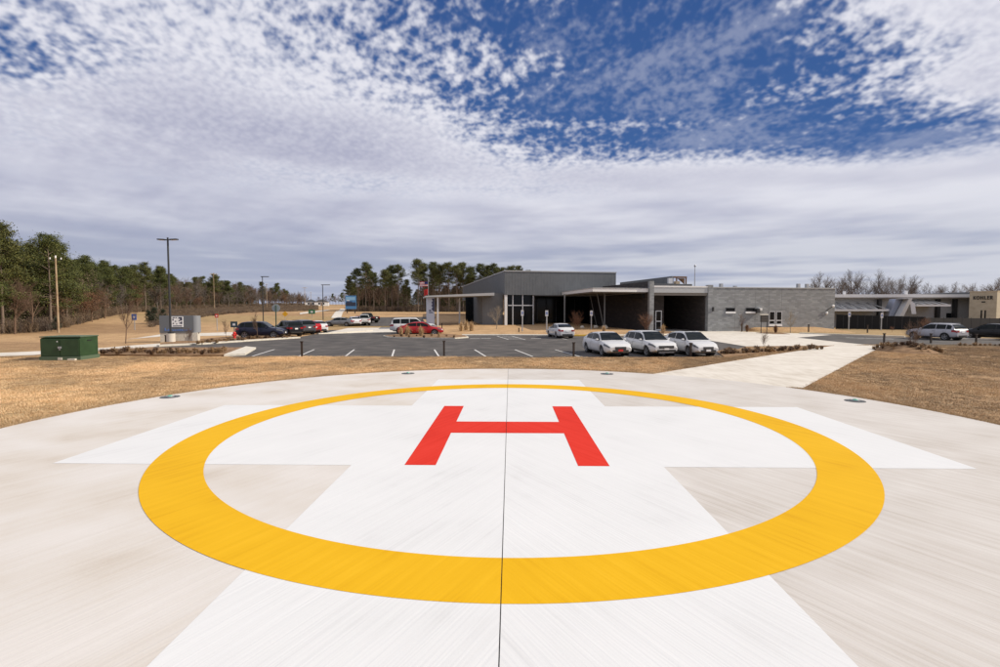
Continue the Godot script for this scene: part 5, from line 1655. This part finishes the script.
	for q in poles:
		var g := on_land(q[0], q[3])
		var h := far(q[0] - 1.6 * (1.0 - q[0] / 500.0), q[2], -g.z).y - g.y
		t = thing("utility_pole", "wooden utility pole " + q[5], "pole", g, 0.4, group)
		rod("mast", Vector3(0, -0.3, 0), Vector3(0, h, 0), 0.125, M.wood_pole, t, 0.09, 10)
		if q[4]:
			bx("crossarm", Vector3(-1.3, h - 0.55, -0.06), Vector3(1.3, h - 0.40, 0.06), M.wood_pole, t)
			for x in [-1.15, -0.5, 0.5, 1.15]: rod("insulator", Vector3(x, h - 0.40, 0), Vector3(x, h - 0.15, 0), 0.06, M.sign_white, t)
		else:
			rod("insulator", Vector3(0, h, 0), Vector3(0, h + 0.3, 0), 0.09, M.sign_white, t)
			for x in [-0.55, 0.55]:
				var arm := rod("bracket", Vector3(0, h - 0.4, 0), Vector3(x, h - 0.15, 0), 0.03, M.dark_pole, t)
				rod("insulator", Vector3(x, h - 0.15, 0), Vector3(x, h + 0.05, 0), 0.07, M.sign_white, arm)
	for q in [[263.4, 322.0, 277.0, 0.55, "behind the parked navy car"], [323.2, 320.0, 285.2, 0.8, "at the mouth of the concrete drive"]]:
		var g := gl(q[0], q[1])
		var h := far(q[0], q[2], -g.z).y - g.y
		t = thing("lane_lamp", "slim dark street lamp " + q[4], "lamp post", g, 0.0, "slim street lamps by the lane")
		rod("pole", Vector3(0, -0.2, 0), Vector3(0, h, 0), 0.10, M.dark_pole, t, 0.07, 8)
		bx("lamp_head", Vector3(-0.25, h, -0.2), Vector3(1.2 * q[3] + 0.5, h + 0.12, 0.2), M.dark_pole, t)
	# road signs
	var stop := gp(276.4, 337.0)
	var so := far(276.2, 308.0, -stop.z)
	t = thing("stop_sign", "back of an octagonal stop sign on a green post", "sign", stop, 0.15)
	rod("post", Vector3(0, -0.1, 0), Vector3(0, so.y + 0.3, 0), 0.06, mat(0.03, 0.06, 0.04, 0.7), t, 0.06, 6)
	var oct := PackedVector2Array()
	for k in 8: oct.push_back(Vector2(cos(TAU * (k + 0.5) / 8.0), sin(TAU * (k + 0.5) / 8.0)) * 0.44 + Vector2(0, so.y))
	var sp := MB.new(); sp.plate(oct, -0.09, -0.065)
	part("plate", sp, mat(0.30, 0.34, 0.35, 0.5, 0.3), t)
	var signs := [
		["no_entry_sign", "small red and white square sign on thin post beside the pavement", 217.2, 331.0, 315.8, 0.22, 0.25, 0, M.sign_red],
		["hospital_sign", "small blue road sign with white mark on a post by the lane", 134.8, 330.0, 317.0, 0.32, 0.42, 0, M.sign_blue],
		["warning_sign", "yellow diamond road sign by the lane", 285.4, 322.0, 314.0, 0.42, 0.42, 1, M.sign_yellow],
		["street_name_sign", "small green street sign far down the lane", 312.0, 318.0, 311.8, 0.7, 0.45, 0, M.sign_green],
		["direction_sign", "dark teal notice with white mark beside the red hydrant", 234.6, 338.2, 324.4, 0.34, 0.30, 0, mat(0.02, 0.055, 0.075, 0.6)]]
	for q in signs:
		var g := gl(q[2], q[3])
		var cy := far(q[2], q[4], -g.z).y - g.y
		t = thing(q[0], q[1], "sign", g, 0.1)
		rod("post", Vector3(0, -0.1, 0), Vector3(0, cy + 0.1, 0), 0.05, M.galvanised, t, 0.05, 6)
		var k: float = 1.0
		var pl := PackedVector2Array()
		if q[7] == 1: pl = PackedVector2Array([Vector2(0, cy - q[6] * 1.3), Vector2(q[5] * 1.3, cy), Vector2(0, cy + q[6] * 1.3), Vector2(-q[5] * 1.3, cy)])
		else: pl = PackedVector2Array([Vector2(-q[5], cy - q[6]), Vector2(q[5], cy - q[6]), Vector2(q[5], cy + q[6]), Vector2(-q[5], cy + q[6])])
		sp = MB.new(); sp.plate(pl, 0.055, 0.08)
		var pn := part("plate", sp, q[8], t)
		if q[7] == 0: bx("symbol", Vector3(-q[5] * 0.4, cy - q[6] * 0.4, 0.081), Vector3(q[5] * 0.4, cy + q[6] * 0.35, 0.088), M.sign_white, pn)
	# hydrant
	var hy := gp(234.6, 339.2)
	t = thing("fire_hydrant", "red fire hydrant by the rear of the navy car", "hydrant", hy)
	rod("barrel", Vector3(0, -0.05, 0), Vector3(0, 0.58, 0), 0.13, M.sign_red, t, 0.12, 14)
	rod("flange", Vector3(0, 0.0, 0), Vector3(0, 0.06, 0), 0.19, M.sign_red, t, 0.19, 14)
	var hs := MB.new(); hs.ball(Vector3(0, 0.60, 0), Vector3(0.15, 0.16, 0.15), 14, 8)
	part("bonnet", hs, M.sign_red, t)
	rod("nozzle", Vector3(-0.24, 0.44, 0), Vector3(0.24, 0.44, 0), 0.065, M.sign_red, t)
	rod("nozzle", Vector3(0, 0.42, 0), Vector3(0, 0.42, 0.24), 0.085, M.sign_red, t)
	# billboard
	var bb := gl(351, 313.2)
	var dz := -bb.z
	t = thing("billboard", "blue roadside billboard on two posts before the pines", "billboard", bb, 0.2)
	var q0 := far(345.8, 309.0, dz); var q1 := far(356.2, 295.6, dz)
	var half := (q1.x - q0.x) * 0.5
	for x in [-half * 0.7, half * 0.7]: bx("leg", Vector3(x - 0.12, -0.2, -0.3), Vector3(x + 0.12, q0.y - bb.y, -0.1), M.dark_pole, t)
	var brd := bx("board", Vector3(-half, q0.y - bb.y, -0.1), Vector3(half, q1.y - bb.y, 0.1), mat(0.06, 0.20, 0.42, 0.6), t)
	var hgt := q1.y - q0.y
	for k in [[0.05, 0.22, 0.95, 0.50, 0.02, 0.03, 0.06], [0.12, 0.50, 0.62, 0.58, 0.02, 0.05, 0.14], [0.06, 0.66, 0.9, 0.90, 0.22, 0.42, 0.62], [0.10, 0.60, 0.40, 0.66, 0.55, 0.62, 0.68]]:
		bx("print", Vector3(lerpf(-half, half, k[0]), q0.y - bb.y + hgt * k[1], 0.1), Vector3(lerpf(-half, half, k[2]), q0.y - bb.y + hgt * k[3], 0.115), mat(k[4], k[5], k[6], 0.6), brd)
	# flagpole with two flags
	var fz := 92.0
	var fb := on_land(428.4, fz)
	t = thing("flagpole", "thin pole flying a striped flag above a red one behind the canopy", "flagpole", fb)
	var fh := far(428.4, 276.5, fz).y - fb.y
	rod("pole", Vector3(0, -0.2, 0), Vector3(0, fh, 0), 0.06, M.galvanised, t, 0.04, 8)
	var fy0 := far(420, 286.4, fz).y - fb.y; var fy1 := far(420, 281.6, fz).y - fb.y
	for flag_i in 2:
		var y0 := fy0 if flag_i == 0 else far(420, 294.6, fz).y - fb.y
		var y1 := fy1 if flag_i == 0 else far(420, 288.6, fz).y - fb.y
		var fw := 1.5 if flag_i == 0 else 0.7
		var holder: Node3D = null
		for k in 7 if flag_i == 0 else 1:
			var rows := []
			var ya := lerpf(y0, y1, k / 7.0) if flag_i == 0 else y0
			var yb2 := lerpf(y0, y1, (k + 1) / 7.0) if flag_i == 0 else y1
			for y in [ya, yb2]:
				var line := PackedVector3Array()
				for i in 9: line.push_back(Vector3(-0.06 - fw * i / 8.0, y - 0.05 * i / 8.0 * (1.0 + flag_i * 4.0), 0.10 * sin(i * 1.1)))
				rows.push_back(line)
			var fs := MB.new(); fs.grid(rows)
			var o := part("flag" if holder == null else "stripe", fs, M.sign_red if k % 2 == 0 else M.sign_white, t if holder == null else holder)
			if holder == null: holder = o
		if flag_i == 0:
			var rows := []
			for y in [lerpf(y0, y1, 0.46), y1 - 0.01]:
				var line := PackedVector3Array()
				for i in 5: line.push_back(Vector3(-0.06 - fw * 0.42 * i / 4.0, y - 0.05 * i / 8.0, 0.10 * sin(i * 0.92) + 0.012))
				rows.push_back(line)
			var fs := MB.new(); fs.grid(rows)
			part("canton", fs, mat(0.02, 0.03, 0.14, 0.8), holder)
	# two far white houses on the lane
	for q in [[311.5, 305.2, 7.0, "beside the utility pole"], [322.0, 305.6, 8.0, "under the skyline trees"]]:
		var g := on_land(q[0], 300.0)
		t = thing("far_house", "tiny white house far down the lane " + q[3], "house", g, 0.3, "far white houses down the lane")
		bx("wall", Vector3(-q[2] * 0.5, -0.5, -3), Vector3(q[2] * 0.5, 2.3, 3), M.sign_white, t)
		var rs := MB.new(); rs.plate(PackedVector2Array([Vector2(-q[2] * 0.55, 2.303), Vector2(q[2] * 0.55, 2.303), Vector2(0, 3.9)]), -3.2, 3.2)
		part("roof", rs, M.roofing, t)
		for x in [-1.8, 0.6]: bx("window", Vector3(x, 0.8, 3.0), Vector3(x + 1.0, 1.8, 3.03), M.glass_dark, t)
		bx("door", Vector3(-0.5, -0.2, 3.0), Vector3(0.3, 1.9, 3.04), M.rust, t)

# ---------------------------------------------------------------- saplings, tufts, shrubs, stones
func tuft(called: String, label: String, category: String, h: float, spread: float, blades: int, cols: Array, seed_: int) -> Node3D:
	var r := RandomNumberGenerator.new(); r.seed = seed_
	var t := thing(called, label, category)
	var s := MB.new(); s.colored = true
	for k in blades:
		var a := r.randf() * TAU
		var foot := Vector3(cos(a), 0, sin(a)) * r.randf_range(0.0, spread * 0.22)
		var out := Vector3(cos(a), 0, sin(a)) * spread * lerpf(0.08, 1.0, pow(r.randf(), 1.5))
		var hh := h * r.randf_range(0.35, 1.05)
		var tip := foot + out + Vector3(0, hh * (1.0 - 0.55 * out.length() / spread), 0)
		var mid := foot + out * 0.3 + Vector3(0, hh * 0.68, 0)
		var w := Vector3(-sin(a), 0, cos(a)) * r.randf_range(0.008, 0.02)
		s.tint = (cols[r.randi() % cols.size()] as Color) * r.randf_range(0.75, 1.25)
		s.quad(foot - w, mid - w, mid + w, foot + w)
		s.tri(mid - w, tip, mid + w)
	part("blades", s, M.leaf, t)
	return t

func make_plants() -> void:
	var straw := [Color(0.44, 0.29, 0.14), Color(0.52, 0.37, 0.20), Color(0.36, 0.22, 0.10), Color(0.58, 0.44, 0.27)]
	var umber := [Color(0.10, 0.055, 0.03), Color(0.15, 0.085, 0.045), Color(0.20, 0.12, 0.065), Color(0.07, 0.04, 0.025)]
	var r := RandomNumberGenerator.new(); r.seed = 77
	# tall ornamental grasses
	var lab := "tall tan ornamental grass tuft "
	var where := [[401, 336.0, 0.85, "at the tip of the kerbed island"], [407.5, 336.4, 1.0, "in the kerbed island before the white vehicle"], [421, 336.4, 0.95, "in the kerbed island before the red sedan"], [461.5, 332.6, 1.15, "by the side canopy's thin posts"], [466, 331.8, 1.2, "second of three by the side canopy"], [471.5, 332.4, 1.1, "on the bank below the accessible sign"], [604, 333.6, 0.8, "under the entrance canopy"], [663, 333.4, 0.9, "before the ambulance bay's bollard"], [439, 337.8, 0.5, "low at the front of the kerbed island"]]
	var proto: Node3D = null
	for q in where:
		var p := gp(q[0], q[1], 0.1)
		var size: float = q[2] * 1.0
		if proto == null:
			proto = tuft("ornamental_tuft", lab + q[3], "grass", 1.45, 0.75, 240, straw, 401)
			proto.position = p; proto.scale = Vector3.ONE * size; proto.set_meta("group", "tan ornamental grasses")
		else: copy(proto, "ornamental_tuft", lab + q[3], p, r.randf() * TAU, size, "tan ornamental grasses")
	# low brown plants in the mulch beds, too alike to tell apart
	var low := tuft("bed_plant", "low withered brown plant in a mulch bed", "plant", 0.40, 0.42, 70, umber, 402)
	var pale := tuft("bed_tuft", "low withered tan plant in a mulch bed", "plant", 0.36, 0.46, 80, [Color(0.30, 0.19, 0.095), Color(0.38, 0.25, 0.13), Color(0.22, 0.13, 0.065)], 403)
	var spots := []
	for k in 64: spots.push_back(gp(102 + k * 1.95 + r.randf_range(-1.5, 1.5), lerpf(351.5, 352.6, r.randf()) + r.randf_range(-1.2, 2.2), 0.15))
	for k in 40: spots.push_back(gp(198 + k * 2.35, 343.6 - k * 0.16 + r.randf_range(-1.6, 0.4), 0.1))
	for k in 84:
		var q := pow(r.randf(), 1.2)
		spots.push_back(gp(lerpf(720, 822, q), lerpf(353.6, 348.4, q) + r.randf_range(-1.6, 0.8), 0.05))
	for k in 60:
		var a := r.randf() * TAU; var d := sqrt(r.randf())
		var m := gp(905, 351)
		spots.push_back(m + Vector3(cos(a) * 1.75 * d, 0.46 * (1.0 - d * d), sin(a) * 2.2 * d))
	for k in 10: spots.push_back(gp(960 + k * 5.0, 346.0 + r.randf_range(-0.6, 0.3), 0.0))
	for k in 9: spots.push_back(gp(394 + k * 7.5, 337.4 + r.randf_range(-1.2, 0.5), 0.15))
	var n_low := 0; var n_pale := 0
	for p in spots:
		var size := r.randf_range(0.45, 1.2)
		if r.randf() < 0.5:
			if n_low == 0: low.position = p; low.scale = Vector3.ONE * size; low.set_meta("group", "withered brown plants in the mulch beds")
			else: copy(low, "bed_plant", "", p, r.randf() * TAU, size)
			n_low += 1
		else:
			if n_pale == 0: pale.position = p; pale.scale = Vector3.ONE * size; pale.set_meta("group", "withered tan plants in the mulch beds")
			else: copy(pale, "bed_tuft", "", p, r.randf() * TAU, size)
			n_pale += 1
	# saplings and small bare trees, each in its own place
	var saps := [
		[125.5, 343.0, 289.0, 0, "slender bare sapling standing behind the mulch bed by the lane"],
		[189.0, 344.4, 326.0, 1, "bare shrub in front of the monument sign"],
		[226.0, 339.6, 318.0, 0, "bare sapling between monument sign and direction notice"],
		[257.5, 338.4, 310.0, 0, "bare sapling in front of the navy car"],
		[496.5, 331.4, 303.6, 2, "pale branching young tree on the bank by the storefront column"],
		[576.5, 331.6, 310.0, 3, "russet many-stemmed crape myrtle before the entrance"],
		[646.5, 333.8, 311.4, 3, "russet many-stemmed crape myrtle against the dark block side wall"],
		[764.0, 348.6, 331.0, 1, "thin bare shrub in the mulch strip by the path"],
		[741.5, 331.8, 312.0, 0, "thin bare sapling before the wing's small windows"],
		[790.5, 332.6, 309.6, 2, "young bare tree before the block wing's plain wall"],
		[913.0, 351.0, 320.0, 1, "bare shrub growing from the mound of cut grasses"],
		[925.0, 331.4, 317.0, 3, "reddish bare bush behind the silver estate car"],
		[892.0, 331.6, 326.0, 3, "small reddish bush before the black screen fence"]]
	M.pale_bark = mat(0.30, 0.255, 0.20, 0.9)
	M.red_bark = mat(0.17, 0.085, 0.05, 0.9)
	var protos := {}
	for k in saps.size():
		var q: Array = saps[k]
		var p := gp(q[0], q[1], 0.05)
		var h := far(q[0], q[2], -p.z).y
		var o: Node3D
		if q[3] == 0: o = bare_tree("sapling", q[4], h, M.brown_bark, 501 + k)
		elif q[3] == 1: o = bare_tree("bare_shrub", q[4], h, M.brown_bark, 501 + k, 0, [], 3)
		elif q[3] == 2: o = bare_tree("young_tree", q[4], h, M.pale_bark, 501 + k)
		else: o = bare_tree("bare_bush", q[4], h, M.red_bark, 501 + k, 0, [], 5)
		o.position = p
		if q[3] == 0: o.scale = Vector3(0.6, 1.0, 0.6)
		elif q[3] == 1: o.scale = Vector3(0.7, 1.0, 0.7)
	# round clipped shrubs and boulders
	for q in [[747.0, 331.8, 0.55, "by the wing's second small window"], [775.6, 332.8, 0.6, "below the wing's paired tall windows"]]:
		var p := gp(q[0], q[1], 0.05)
		var o := tuft("bed_shrub", "small rust brown shrub " + q[3], "shrub", 1.0, 0.5, 420, [Color(0.15, 0.07, 0.03), Color(0.22, 0.11, 0.05)], 600)
		o.position = p; o.scale = Vector3(1, 1.1, 1); o.set_meta("group", "rust brown shrubs before the block wing")
	for q in [[582.5, 328.4, 0.24, "beside the crape myrtle at the entrance"], [596.0, 328.2, 0.27, "under the canopy's leaning strut"], [604.5, 328.8, 0.34, "behind the tan grass under the canopy"]]:
		var p := gp(q[0], q[1], 0.3)
		var rock := RandomNumberGenerator.new(); rock.seed = int(q[0])
		var rows := []
		for i in 8:
			var a := PI * i / 7.0
			var line := PackedVector3Array()
			for j in 12:
				var b := TAU * j / 12.0
				var w: float = q[2] * (1.0 + 0.16 * sin(3.0 * b + q[0]) * sin(a) + 0.1 * sin(5.0 * a + b))
				line.push_back(Vector3(sin(a) * cos(b) * w * 1.2, cos(a) * w + q[2] * 0.6, sin(a) * sin(b) * w))
			rows.push_back(line)
		var s := MB.new(); s.grid(rows, true)
		var o := part(numbered("boulder"), s, M.kerb, self)
		o.position = p
		tag(o, "pale rounded boulder " + q[3], "boulder", "pale boulders at the entrance")

# ---------------------------------------------------------------- short dormant turf round the pad
func make_grass() -> void:
	var r := RandomNumberGenerator.new(); r.seed = 5
	var s := MB.new()
	for k in 22:
		var a := r.randf() * TAU
		var foot := Vector3(r.randf_range(-0.13, 0.13), -0.01, r.randf_range(-0.13, 0.13))
		var tip := foot + Vector3(cos(a) * r.randf_range(0.01, 0.06), r.randf_range(0.025, 0.065), sin(a) * 0.04)
		var w := Vector3(-sin(a), 0, cos(a)) * r.randf_range(0.004, 0.008)
		s.tri(foot - w, tip, foot + w)
	var mm := MultiMesh.new()
	mm.transform_format = MultiMesh.TRANSFORM_3D; mm.use_colors = true
	mm.mesh = s.mesh()
	var path := PackedVector2Array([g2(640, 376.5), Vector2(8.0, -19.8), g2(803, 388.5), g2(860, 358), g2(884, 346.1), g2(836, 345.5), g2(760, 357.0), g2(700, 366.8)])
	var cols := [Color(0.50, 0.335, 0.18), Color(0.57, 0.405, 0.23), Color(0.44, 0.285, 0.145), Color(0.61, 0.455, 0.28), Color(0.37, 0.235, 0.12)]
	var patch := noise(91, 0.16, 4)
	var wide := noise(92, 0.045, 3)
	var blot := noise(93, 0.75, 2)
	var xf := []; var cc := []
	# [x from, x to, z from, z to, clumps]: the lawn left of the pad, the strip before the car park, the lawn right of the pad
	for q in [[-34.0, -8.0, -31.2, -9.0, 62000], [-16.0, 14.0, -31.6, -18.0, 34000], [8.0, 44.0, -43.0, -10.0, 90000]]:
		for k in int(q[4]):
			var p := Vector2(r.randf_range(q[0], q[1]), r.randf_range(q[2], q[3]))
			if (p - PAD).length() < PAD_R + 0.02: continue
			if p.x > 5.0:
				if Geometry2D.is_point_in_polygon(p, path): continue
				# the bed, car park and apron lie beyond the path's far edge
				if p.y < -31.5 and (p.x - 14.0) * 0.62 < -(p.y + 33.0) : continue
			if absf(p.x) > -p.y * 1.08 + 1.0: continue
			if p.x < -24.8 and p.x > -28.2 and p.y < -28.6: continue
			var n := patch.get_noise_2d(p.x, p.y)
			if n < -0.38 and r.randf() < 0.7: continue
			xf.push_back(Transform3D(Basis(Vector3.UP, r.randf() * TAU).scaled(Vector3(1, r.randf_range(0.6, 1.25) + n * 0.4, 1)), Vector3(p.x, 0, p.y)))
			var c: Color = cols[r.randi() % cols.size()]
			var tone := clampf(1.10 + n * 0.75 + wide.get_noise_2d(p.x, p.y) * 0.45 - (0.30 if blot.get_noise_2d(p.x, p.y) > 0.34 else 0.0), 0.5, 1.5)
			# the turf beyond the path is browner and thinner
			if p.x > 9.0 and p.y > -46.0: tone *= 0.78
			cc.push_back(c * tone)
	# a ragged fringe along the rim
	for k in 5200:
		var a := r.randf_range(-0.12, PI + 0.12)
		var d := PAD_R + 0.02 + absf(r.randfn()) * 0.10
		var p := PAD + Vector2(cos(a), -sin(a)) * d
		if Geometry2D.is_point_in_polygon(p, path): continue
		xf.push_back(Transform3D(Basis(Vector3.UP, r.randf() * TAU).scaled(Vector3(0.8, r.randf_range(0.8, 1.7), 0.8)), Vector3(p.x, 0, p.y)))
		cc.push_back((cols[r.randi() % cols.size()] as Color) * 0.9)
	mm.instance_count = xf.size()
	for k in xf.size():
		mm.set_instance_transform(k, xf[k]); mm.set_instance_color(k, cc[k])
	var mi := MultiMeshInstance3D.new()
	mi.multimesh = mm; mi.name = "dormant_grass"; mi.material_override = M.leaf
	add_child(mi)
	tag(mi, "short straw coloured dormant turf round the concrete pad", "grass"); mi.set_meta("kind", "stuff")
